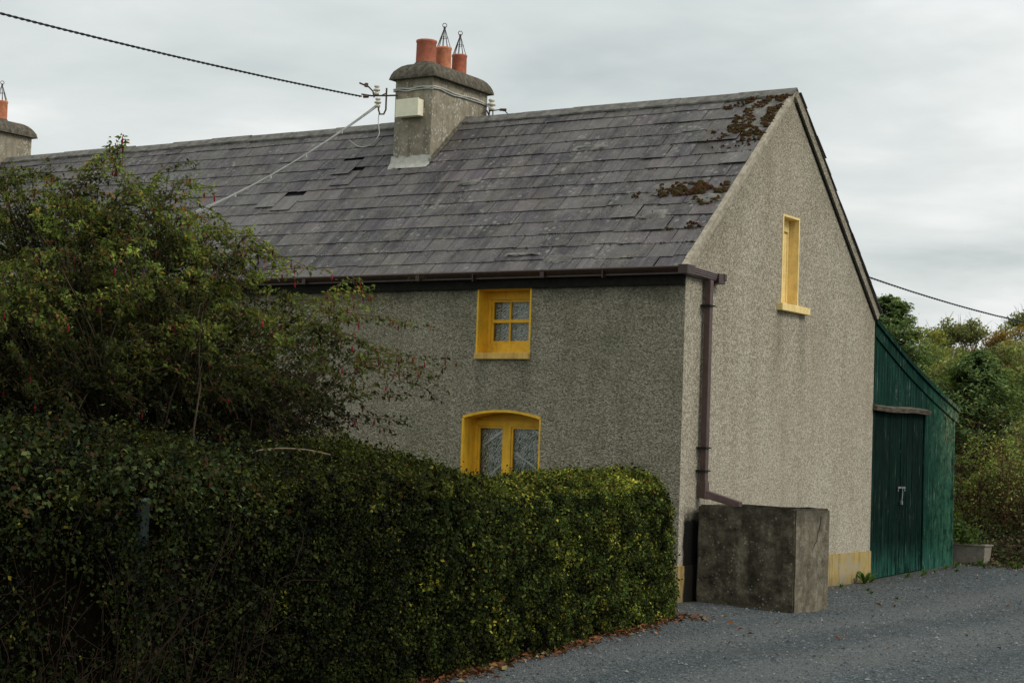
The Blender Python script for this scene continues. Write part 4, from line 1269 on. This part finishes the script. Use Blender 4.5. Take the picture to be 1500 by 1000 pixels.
for ci,(cx_,cy_,cz,R_) in enumerate(clumps):
    c_=Vector((cx_,cy_,cz)); a=root+Vector((random.gauss(0,.18),random.gauss(0,.25),0))
    main=curve(a,c_,Vector((0,0,.35+random.random()*.2))+Vector((random.gauss(0,.12),random.gauss(0,.12),0)),10)
    bb_.tube(main,[.026*(1-.75*k/10) for k in range(11)],6)
    ntw=int((58 if R_>.42 else 40)*(R_/.5)**2)
    for t_ in range(ntw):
        # sub-branch from the main limb to somewhere in the clump, then a drooping tip
        st=main[random.randint(5,10)]
        d=Vector((random.gauss(0,1),random.gauss(0,1),random.gauss(0,1))).normalized()
        rr=R_*random.random()**.42
        e_=c_+Vector((d.x*rr,d.y*rr,d.z*rr*.9))
        mid_=curve(st,e_,Vector((0,0,.10+.1*random.random())),5)
        bb_.tube(mid_,[.007,.006,.0052,.0045,.0036,.003],4)
        out=Vector((d.x*.8+.25,d.y*.8+.25,.15+.3*d.z)).normalized(); p=e_.copy(); tip=[p.copy()]
        for k in range(6):
            out=(out+Vector((random.gauss(0,.12),random.gauss(0,.12),-.17))).normalized(); p=p+out*random.uniform(.035,.06); tip.append(p.copy())
        ft.tube(tip,[.0028,.0024,.0022,.002,.0017,.0014,.001],3)
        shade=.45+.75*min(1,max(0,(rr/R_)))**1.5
        for j in range(6):
            a_,b2=tip[j],tip[j+1]
            for m_ in range(7):
                q_=a_.lerp(b2,random.random())+Vector((random.gauss(0,.020),random.gauss(0,.020),random.gauss(-.006,.018)))
                LP.append(tuple(q_)); ax=(b2-a_).normalized()+Vector((random.gauss(0,.7),random.gauss(0,.7),-.5)); LA.append(tuple(ax)); LC.append(shade)
        for k in range(4):
            a_=mid_[k+1]; 
            for m_ in range(7):
                LP.append(tuple(a_.lerp(mid_[min(5,k+2)],random.random())+Vector((random.gauss(0,.045),random.gauss(0,.045),random.gauss(0,.045))))); LA.append((random.gauss(0,1),random.gauss(0,1),-.5)); LC.append(shade*.7)
        if random.random()<.13 and rr>R_*.6:
            FP.append(tip[random.randint(3,6)])
# long wispy shoots breaking the outline
wisps=[((0.12,-8.5,3.2),(.42,-7.9,3.22)),((.1,-8.4,3.4),(.38,-8.1,3.30)),((.3,-7.9,3.0),(.62,-7.2,3.07)),((.3,-7.5,2.8),(.70,-6.5,2.62)),((.4,-7.1,2.5),(.75,-6.2,2.33)),((.4,-7.0,2.6),(.60,-6.2,2.55)),((-.6,-9.2,3.95),(-.6,-9.1,4.22)),((-1.0,-9.3,3.95),(-.9,-9.1,4.18)),((-.3,-9.0,3.8),(-.1,-8.6,3.92)),((.3,-7.6,3.05),(.60,-6.95,3.22)),((.4,-7.4,2.2),(.75,-6.6,2.28)),((.4,-7.6,2.0),(.85,-6.9,2.02)),((.3,-7.6,2.9),(.7,-6.7,2.85))]
for a,b_ in wisps:
  for rep in range(3):
    a1=Vector(a)+Vector((random.gauss(0,.06),random.gauss(0,.06),random.gauss(0,.05))); b1=Vector(b_)+Vector((random.gauss(0,.08),random.gauss(0,.10),random.gauss(0,.06)))
    c_=curve(a1,b1,Vector((0,0,.10)),9); ft.tube(c_,[.0035-.00025*k for k in range(10)],4)
    for k in range(1,10):
        for m_ in range(7):
            q_=c_[k]+Vector((random.gauss(0,.026),random.gauss(0,.026),random.gauss(-.012,.022))); LP.append(tuple(q_)); ax=(c_[k]-c_[k-1]).normalized()+Vector((random.gauss(0,.6),random.gauss(0,.6),-.6)); LA.append(tuple(ax)); LC.append(1.05)
        if random.random()<.25: FP.append(c_[k])
# bare twigs radiating out low on the right
for i in range(300):
    a=Vector((-.35+random.gauss(0,.15),-8.5+random.gauss(0,.3),.9+random.random()*.7)); d=Vector((.55+random.gauss(0,.2),.85+random.gauss(0,.25),.25+random.random()*.8)).normalized()
    L_=random.uniform(.7,1.55); b1=a+d*L_; c_=curve(a,b1,Vector((random.gauss(0,.05),random.gauss(0,.05),random.gauss(0,.07))),6)
    bb_.tube(c_,[.006,.0055,.005,.0042,.0034,.0026,.0018],4)
for i in range(26):
    tgt=clumps[random.randrange(len(clumps))]; a=root+Vector((random.gauss(.1,.3),random.gauss(.2,.5),random.uniform(.3,1.2)))
    b1=Vector(tgt[:3])+Vector((random.uniform(.1,.5)*tgt[3],-random.uniform(.2,.8)*tgt[3],random.uniform(.1,.9)*tgt[3]))
    c_=curve(a,b1,Vector((.25,-.15,.5)),12); c_=[p+Vector((random.gauss(0,.012),random.gauss(0,.012),random.gauss(0,.012))) for p in c_]
    bb_.tube(c_,[.014*(1-.75*k/12) for k in range(13)],5)
bb_.build('branches', M['bark'], fu, fix=False)
ft.build('twigs', M['twig_red'], fu, fix=False)
LP=np.array(LP);LA=unit(np.array(LA,dtype=float));LC=np.array(LC); n=len(LP)
C=pick([(.038,.064,.016),(.070,.112,.022),(.115,.16,.031),(.19,.18,.042),(.15,.07,.030)],[.24,.38,.24,.09,.05],n)
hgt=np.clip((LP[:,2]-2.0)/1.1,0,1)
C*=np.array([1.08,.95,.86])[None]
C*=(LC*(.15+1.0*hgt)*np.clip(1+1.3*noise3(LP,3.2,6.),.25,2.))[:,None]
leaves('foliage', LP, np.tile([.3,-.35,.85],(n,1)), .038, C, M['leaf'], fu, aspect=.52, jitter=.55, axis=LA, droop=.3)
print('fuchsia leaves', n)
fl=MB()
for p in FP:
    p=Vector(p); L_=random.uniform(.03,.05); q_=p+Vector((random.gauss(0,.004),random.gauss(0,.004),-L_*.6))
    fl.tube([p,p+Vector((0,0,-.012)),q_,q_+Vector((0,0,-.018)),q_+Vector((0,0,-.034)),q_+Vector((random.gauss(0,.004),0,-.052))],[.001,.001,.0035,.008,.0075,.0015],6,col=random.choice([(.20,.012,.025),(.11,.01,.02),(.26,.015,.03),(.09,.02,.015)]))
fl.build('flowers', M['leaf_dead'], fu, fix=False)['kind'] = 'stuff'

# ------------------------------------------------------------------ ground litter
n=3600
y=YE-.2-12.0*rng.random(n)**1.15; d=np.abs(rng.normal(0,.13,n)); x=.966-.2083*(y+1.94)+d-.12+.05*np.sin(y*3)
P=np.stack([x,y,np.array([gz(a,b_) for a,b_ in zip(x,y)])+rng.uniform(.008,.035,n)],axis=1)
n2=80; P2=np.stack([rng.uniform(.4,6.5,n2),rng.uniform(-8,10,n2),np.zeros(n2)],axis=1); P2[:,2]=[gz(a,b_)+.02 for a,b_ in P2[:,:2]]
n3=150; P3=np.stack([rng.normal(.95,.26,n3),rng.normal(-1.85,.24,n3),np.full(n3,.02)],axis=1)
P=np.concatenate([P,P2,P3]); n=len(P)
C=pick([(.16,.065,.030),(.24,.10,.045),(.10,.05,.03),(.30,.24,.12),(.12,.12,.04)],[.4,.25,.22,.08,.05],n)
tag(leaves('fallen_leaves', P, np.tile([0,0,1.],(n,1)), .062, C, M['leaf_dead'], None, aspect=.62, jitter=.35, fold=.5), 'brown fallen leaves scattered along the foot of the hedge', 'leaves', kind='stuff')
# loose stones on the gravel
n=26000; u=rng.random(n); x=rng.uniform(.15,8,n); y=rng.uniform(-9,11,n)
s=rng.uniform(.006,.015,n)+(rng.random(n)<.04)*.012
base=np.stack([x,y,np.array([gz(a,b_) for a,b_ in zip(x,y)])+.006],axis=1)
oct_=np.array([(1,0,0),(0,1,0),(-1,0,0),(0,-1,0),(0,0,.8)],float)
V=base[:,None,:]+oct_[None]*s[:,None,None]*rng.uniform(.6,1.3,(n,5,1))
C=pick([(.07,.08,.09),(.12,.13,.135),(.20,.20,.19),(.05,.055,.065)],[.35,.35,.12,.18],n)
tag(array_mesh('loose_stones', V, 5, C, M['leaf_dead'], None, faces=[(0,1,4),(1,2,4),(2,3,4),(3,0,4)]), 'loose grey chippings lying on the gravel lane', 'stones', kind='stuff')

# weeds
def weed(x,y,h,nl,label,wide=.045,cols=((.09,.16,.03),(.06,.12,.03))):
    e_=empty('weed',(x,y,gz(x,y)),label,'weed','weeds along the foot of the walls')
    mb=MB()
    for i in range(nl):
        a=random.uniform(0,2*PI); L_=h*random.uniform(.6,1.2); w_=wide*random.uniform(.6,1.2); tilt=random.uniform(.3,1.1)
        dx,dy=math.cos(a),math.sin(a); pts=[]; px_,pz=0,0
        for k in range(6):
            u_=k/5; r_=L_*math.sin(tilt)*u_; zz_=L_*(math.cos(tilt)*u_*(1.3-.5*u_*u_)); ww=w_*math.sin(PI*min(1,u_*.86+.12))
            c_=Vector((x+dx*r_,y+dy*r_,gz(x,y)+zz_)); s_=Vector((-dy,dx,0))*ww*.5; pts+=[c_-s_,c_+Vector((0,0,-ww*.15)),c_+s_]
        cc=random.choice(cols); k_=random.uniform(.7,1.3)
        mb.add(pts,[(3*k,3*k+1,3*k+4,3*k+3) for k in range(5)]+[(3*k+1,3*k+2,3*k+5,3*k+4) for k in range(5)],tuple(v*k_ for v in cc))
    mb.build('leaves',M['leaf'],e_,smooth=True,fix=False); return e_
weed(.16,5.75,.26,14,'broad-leaved dock weed growing against the yellow plinth',.075)
weed(.10,6.15,.16,8,'small dock weed beside the corner of gable and shed',.06)
for (x_,y_,h_,lb) in ((.30,4.5,.10,'low green weed by the side of the concrete tank'),(.75,4.4,.07,'small weed in the gravel right of the concrete tank'),(.25,7.3,.09,'low weed at the foot of the left shed door'),(.28,8.0,.11,'tufted weed below the shed doors'),(.30,8.35,.08,'flat weed at the foot of the right shed door'),(.25,9.55,.15,'tufted weed near the outer corner of the shed'),(.45,10.25,.18,'upright weed in front of the concrete trough'),(1.1,10.2,.14,'upright weed in front of the bank right of the trough'),(1.35,9.9,.12,'small weed at the edge of the lane near the bank'),(1.6,3.3,.05,'tiny weed in the gravel beyond the tank'),(.35,7.65,.07,'flat yellowish weed in front of the gap between the shed doors'),(.5,8.9,.07,'low spreading weed in front of the fixed boards of the shed'),(.2,9.2,.13,'tuft of grass against the shed boards right of the doors'),(1.0,3.9,.06,'low weed between the tank and the plinth'),(.85,10.6,.12,'tuft of grass at the right end of the concrete trough')):
    weed(x_,y_,h_,random.randint(14,24),lb,.022)
# grass tuft growing in the gutter
gt_=empty('grass_tuft',(-3.95,-.17,4.18),'dry grass tuft sprouting from the gutter above the wall','grass')
mb=MB()
for i in range(60):
    x_=-4.0+random.gauss(0,.13); a=Vector((x_,-.16,4.16)); d=Vector((random.gauss(-.2,.5),-.4-random.random()*.4,random.gauss(.3,.35))); 
    p1=a+d*.05; p2=p1+d*.04+Vector((0,0,-.03)); 
    if random.random()<.2: p2+=Vector((-.04,0,-.09))
    mb.tube([a,p1,p2],[.0025,.002,.001],3,col=random.choice([(.20,.18,.07),(.14,.15,.05),(.25,.22,.10)]))
mb.build('blades',M['leaf'],gt_,fix=False)['kind']='stuff'

# ------------------------------------------------------------------ trough with plants
tr=empty('planter_trough',(.05,10.6,.13),'pale concrete trough planter at the corner of the green shed','planter')
tb=MB(); a=(-.62,10.42); b_=(.46,10.80); z0=.08; z1=.455
tb.hexa([(a[0],a[1]+.03,z0),(b_[0]-.03,a[1]+.03,z0),(b_[0]-.03,b_[1]-.03,z0),(a[0],b_[1]-.03,z0),(a[0],a[1],z1),(b_[0],a[1],z1),(b_[0],b_[1],z1),(a[0],b_[1],z1)])
tb.box((a[0]-.02,a[1]-.02,z1+.001),(b_[0]+.02,a[1]+.05,z1+.03)); tb.box((a[0]-.02,b_[1]-.05,z1+.001),(b_[0]+.02,b_[1]+.02,z1+.03)); tb.box((b_[0]-.05,a[1]+.052,z1+.001),(b_[0]+.02,b_[1]-.052,z1+.03))
tb.build('trough_body',M['trough_concrete'],tr,bevel=.006)
tp=empty('potted_plant',(-.1,10.6,.45),'leafy green plant growing in the concrete trough','plant')
n=1500; P=np.stack([rng.normal(-.12,.23,n),rng.normal(10.55,.12,n),.46+np.abs(rng.normal(0,.17,n))],axis=1)
P[:,2]+= .18*np.exp(-((P[:,0]+.3)/.25)**2)
C=pick([(.05,.085,.02),(.09,.14,.03),(.14,.20,.05),(.03,.05,.015)],[.3,.35,.15,.2],n)
leaves('foliage',P,np.tile([.2,-.5,.8],(n,1)),.055,C,M['leaf'],tp,aspect=.6)

# ------------------------------------------------------------------ bank of scrub right of the shed
def scrub(name,label,cat,cx_,cy_,w_,d_,h_,nl,cols,wts,ls=.06,stems=60,stem_mat='twig_red',bare=.45,group=None,dens=1.):
    e_=empty(name,(cx_,cy_,gz(cx_,cy_)),label,cat,group)
    g0=gz(cx_,cy_)
    sm=MB(); pts=[]
    for i in range(stems):
        a=Vector((cx_+random.uniform(-w_,w_)*.8,cy_+random.uniform(-d_,d_)*.7,g0)); t_=Vector((a.x+random.gauss(0,.3)*w_,a.y-random.random()*.3*d_,g0+h_*random.uniform(.55,1.)))
        c_=curve(a,t_,Vector((random.gauss(0,.2),random.gauss(0,.2),.2)),8); r0=random.uniform(.008,.022)
        sm.tube(c_,[r0*(1-.8*k/8) for k in range(9)],4)
        for k in range(3,9):
            for m_ in range(3):
                d=Vector((random.gauss(0,1),random.gauss(0,1),random.gauss(.2,.7))).normalized(); L_=random.uniform(.15,.45); q_=c_[k]+d*L_
                sm.tube([c_[k],c_[k].lerp(q_,.5)+Vector((random.gauss(0,.03),random.gauss(0,.03),random.gauss(0,.03))),q_],[.005,.004,.002],3)
                pts.append(q_)
    sm.build('stems',M[stem_mat],e_,fix=False)
    u=rng.normal(0,1,(nl,3)); u=unit(u); u[:,2]=np.abs(u[:,2])
    r_=rng.random(nl)**.28
    P=np.stack([cx_+u[:,0]*w_*r_,cy_+u[:,1]*d_*r_,g0+u[:,2]*h_*r_],axis=1)
    nn=noise3(P,2.4,cx_); P+=u*(nn*.28)[:,None]*min(w_,h_)
    keep=(rng.random(nl)<np.clip((P[:,2]-g0)/h_/max(.01,bare),0.10,1))&(noise3(P,4.,7.)>-.22); P=P[keep]; u=u[keep]
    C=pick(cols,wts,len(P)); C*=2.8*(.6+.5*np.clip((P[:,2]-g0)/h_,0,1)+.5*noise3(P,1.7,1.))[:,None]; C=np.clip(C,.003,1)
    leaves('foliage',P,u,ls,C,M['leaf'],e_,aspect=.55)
    return e_
sc_c=[(.050,.075,.02),(.085,.105,.028),(.13,.135,.035),(.09,.06,.025),(.03,.045,.012)]; sc_w=[.3,.3,.14,.12,.14]
scrub('overgrown_hedge','overgrown yellow-green privet with bare stems behind the trough','shrub',.15,11.9,1.15,.8,2.15,16000,sc_c,sc_w,.055,60,bare=.75,group='scrub on the bank right of the shed')
scrub('overgrown_hedge','brownish scrub with bare stems at the right edge of the photo beside the lane','shrub',1.75,11.9,1.0,.8,1.85,13000,sc_c,[.25,.3,.14,.15,.16],.055,70,bare=.8,group='scrub on the bank right of the shed')
scrub('overgrown_hedge','mixed scrub continuing beyond the right end of the bank','shrub',3.0,13.2,1.0,1.0,1.6,7000,sc_c,sc_w,.06,30,bare=.6,group='scrub on the bank right of the shed')
scrub('leafy_shrub','light green grassy-leaved shrub rising behind the scrub bank','shrub',1.1,16.6,1.3,1.0,2.15,12000,[(.10,.15,.03),(.15,.20,.05),(.06,.09,.025)],[.4,.3,.3],.09,20,bare=.3)
scrub('leafy_shrub','olive bush just right of the shed corner above the scrub','shrub',-.4,16.6,1.2,1.0,2.75,12000,[(.09,.095,.035),(.13,.12,.05),(.05,.06,.02)],[.4,.25,.35],.07,30,bare=.3)
# earth and ivy at the base of the bank
n=13000; P=np.stack([rng.uniform(-.3,3.6,n),rng.normal(11.15,.42,n),np.zeros(n)],axis=1)
P[:,2]=[gz(a,b_) for a,b_ in P[:,:2]]; P[:,2]+=np.abs(rng.normal(0,.20,n))*np.clip((P[:,1]-10.5)/.8,.1,1.8)+.5*np.clip((P[:,1]-10.75)/1.2,0,1)**.8
C=pick([(.03,.045,.015),(.10,.060,.036),(.14,.10,.06),(.06,.085,.025),(.05,.035,.02)],[.26,.2,.18,.26,.10],n)*1.2
tag(leaves('leaf_litter',P,np.tile([0,-.5,.8],(n,1)),.06,C,M['leaf_dead'],None,aspect=.6),'brown leaf litter and ivy at the foot of the bank','leaves',kind='stuff')
mb=MB(); vs=[];fs=[]
for i in range(17):
    for j in range(9):
        x_=-2.5+i*.5; y_=10.75+j*.3; vs.append((x_,y_,gz(x_,y_)-.02+.55*math.sin(j/8*PI)**.7*min(1,(i+1)/4)*min(1,(17-i)/4)+.06*noise.noise(Vector((x_*2,y_*2,0)))))
for i in range(16):
    for j in range(8): fs.append((i*9+j,(i+1)*9+j,(i+1)*9+j+1,i*9+j+1))
mb.add(vs,fs); tag(mb.build('earth_bank',M['soil'],smooth=True),kind='structure')

# gate pillar with white cap
gp=empty('gate_pillar',(-.92,18.0,.3),'grey gate pillar with white slab and ball on top at the right edge','gate pillar')
MB().box((-1.26+.25,17.85,.2),(-.80,18.3,1.74)).build('pillar_shaft',M['pillar_grey'],gp,bevel=.01)
MB().box((-1.12,17.78,1.742),(-.72,18.37,1.80)).build('pillar_cap',M['white_paint'],gp,bevel=.008)
mb=MB(); mb.lathe((-.93,18.05,1.80),[(.05,0),(.06,.02)]+[(.15*math.cos(a),.15+.15*math.sin(a)) for a in np.linspace(-1.15,1.57,12)],24); mb.build('pillar_ball',M['white_paint'],gp,smooth=True)

# ------------------------------------------------------------------ trees
def conifer(x,y,h,r,nb,label,group,cols=((.055,.095,.038),(.095,.140,.050),(.15,.19,.068)),wts=(.35,.4,.25),leafn=64,lean=0,ls=.11):
    g0=gz(x,y); e_=empty('conifer_tree',(x,y,g0),label,'tree',group)
    MB().tube([(x,y,g0),(x+lean*.5,y,g0+h*.5),(x+lean,y,g0+h*.97)],[.16*h/6,.1*h/6,.02],8).build('trunk',M['bark'],e_)
    LPt=[];LAx=[];LNn=[];LCs=[]; bm_=MB()
    for i in range(nb):
        u=random.random()**.8; z=g0+h*(.04+.95*u); a=random.uniform(0,2*PI); R_=r*(1-u)**.75*random.uniform(.65,1.15)+.15
        d=Vector((math.cos(a),math.sin(a),random.uniform(.0,.45))); s_=Vector((x+lean*u,y,z)); p=s_+d*R_; p.z+= .30*R_
        bm_.tube([s_,s_.lerp(p,.6),p],[.02,.013,.004],3)
        for k in range(leafn):
            v=random.random()**.6; q_=s_.lerp(p,.25+.80*v)+Vector((random.gauss(0,.10),random.gauss(0,.10),random.gauss(-.02,.07)))*(R_*.6+.3)
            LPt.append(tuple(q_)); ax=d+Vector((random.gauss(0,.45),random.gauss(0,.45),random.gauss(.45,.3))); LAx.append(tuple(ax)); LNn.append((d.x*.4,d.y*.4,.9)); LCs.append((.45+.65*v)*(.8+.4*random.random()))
    bm_.build('branches',M['bark'],e_,fix=False)
    n_=len(LPt); C=pick(cols,wts,n_)*np.array(LCs)[:,None]
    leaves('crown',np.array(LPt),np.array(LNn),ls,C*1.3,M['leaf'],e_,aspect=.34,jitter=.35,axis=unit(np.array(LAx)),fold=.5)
    return e_
def decid(x,y,h,r,ncl,label,group,cols,wts,bare=.3,ls=.085,per=420):
    g0=gz(x,y); e_=empty('broadleaf_tree',(x,y,g0),label,'tree',group); tk=MB(); LPt=[];Ns=[];Cs=[]
    top=Vector((x+random.gauss(0,.3),y,g0+h*.8)); tr_=curve(Vector((x,y,g0)),top,Vector((random.gauss(0,.3),0,0)),8); tk.tube(tr_,[.14*(1-.85*k/8)*h/7 for k in range(9)],6)
    bm_=MB()
    for i in range(ncl):
        u=random.random(); a=random.uniform(0,2*PI); zc=h*(bare+(1-bare)*u)+random.gauss(0,.15); rr=r*math.sin(PI*min(1,.22+.74*u))**.7*random.random()**.5
        c_=Vector((x+math.cos(a)*rr,y+math.sin(a)*rr,g0+zc)); s_=tr_[min(8,max(1,int(u*7)))]
        bm_.tube(curve(s_,c_,Vector((0,0,.2)),4),[.03,.022,.016,.01,.006],3)
        R_=random.uniform(.20,.46); n_=int(per*(R_/.5)**2); v=rng.normal(0,1,(n_,3)); v=unit(v)*(rng.random((n_,1))**.45)*R_; v[:,2]*=.75
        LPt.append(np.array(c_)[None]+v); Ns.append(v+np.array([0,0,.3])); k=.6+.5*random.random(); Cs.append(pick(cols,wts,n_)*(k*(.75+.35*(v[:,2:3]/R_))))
        for m_ in range(4):
            d=Vector((random.gauss(0,1),random.gauss(0,1),random.gauss(.9,1))).normalized()*R_*1.5
            bm_.tube([c_,c_+d],[.008,.003],3)
    tk.build('trunk',M['bark_pale'],e_); bm_.build('branches',M['bark_pale'],e_,fix=False)
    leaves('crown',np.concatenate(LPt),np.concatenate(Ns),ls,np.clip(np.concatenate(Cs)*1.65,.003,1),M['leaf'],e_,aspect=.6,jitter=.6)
    return e_
def pt(px,py,dep):
    d=fw+r2*((px-750)/Fp)-u2*((py-500)/Fp); return Vector((10.356,-19.843,1.788))+d*dep
gC='conifers behind the green shed'
gD='broadleaf trees on the skyline behind the conifers'
for (x_,y_,h_,r_,nb,lb) in (
    (-5.1,20.0,5.25,2.1,420,'dark conifer with ragged top rising directly above the shed roof'),
    (-3.4,21.5,4.0,1.9,300,'second dark conifer from the house, right of the ragged-topped one'),
    (-2.0,24.0,4.3,2.2,330,'dark conifer in the middle of the row behind the shed'),
    (-.6,27.0,4.3,2.3,330,'broad dark conifer behind the light green shrub'),
    (1.2,30.0,4.5,2.4,300,'dark conifer at the right edge of the photo'),
    (-8.2,21.0,5.0,2.2,200,'conifer standing behind the cottage roof, left of the ragged-topped one')):
    conifer(x_,y_,h_,r_,nb,lb,gC)
gcol=[(.16,.19,.065),(.21,.235,.085),(.27,.265,.10),(.12,.14,.055)]; gw=[.35,.3,.15,.2]
ycol=[(.22,.22,.045),(.17,.19,.045),(.27,.23,.05),(.11,.12,.04)]; ocol=[(.26,.16,.05),(.20,.16,.05),(.12,.12,.04),(.30,.19,.06)]
for (px,dep,h_,r_,cols,lb) in (
    (1345,52,5.1,1.2,ycol,'thin green tree on the skyline just right of the conifer top'),
    (1376,56,5.3,1.1,gcol,'slender pale tree, second on the skyline from the shed'),
    (1412,56,5.5,1.3,gcol,'taller bushy green tree in the middle of the skyline'),
    (1436,50,4.1,1.5,ycol,'yellow-green tree below the gap in the skyline'),
    (1465,54,5.0,1.5,ocol,'orange-tinged autumn tree near the right edge'),
    (1497,55,5.7,1.5,gcol,'tallest green tree at the right edge under the cable'),
    (1535,52,5.5,2.0,ocol,'autumn-coloured tree just outside the right edge'),
    (1580,50,6.0,2.2,gcol,'green tree further right beyond the autumn-coloured one'),
    (1395,47,4.2,1.6,gcol,'lower green tree filling the space behind the conifers'),
    (1480,46,4.2,1.8,gcol,'lower green tree under the orange-tinged one')):
    p=pt(px,700,dep); decid(p.x,p.y,h_,r_,int(36*r_)+14,lb,gD,cols,gw)
# distant wooded rise
mb=MB(); vs=[];fs=[]; N_=60
for i in range(N_+1):
    x_=-260+i*9; hh=9+4*noise.noise(Vector((x_*.012,0,0)))
    vs+=[(x_,190,-1),(x_,215,gz(0,215)+hh*.6),(x_,260,gz(0,260)+hh)]
for i in range(N_):
    for j in range(2): fs.append((i*3+j,(i+1)*3+j,(i+1)*3+j+1,i*3+j+1))
mb.add(vs,fs); simple('far_wood',(.05,.062,.05),1.,.3,.3,bump=.1)
tag(mb.build('hills',M['far_wood'],smooth=True),kind='structure')
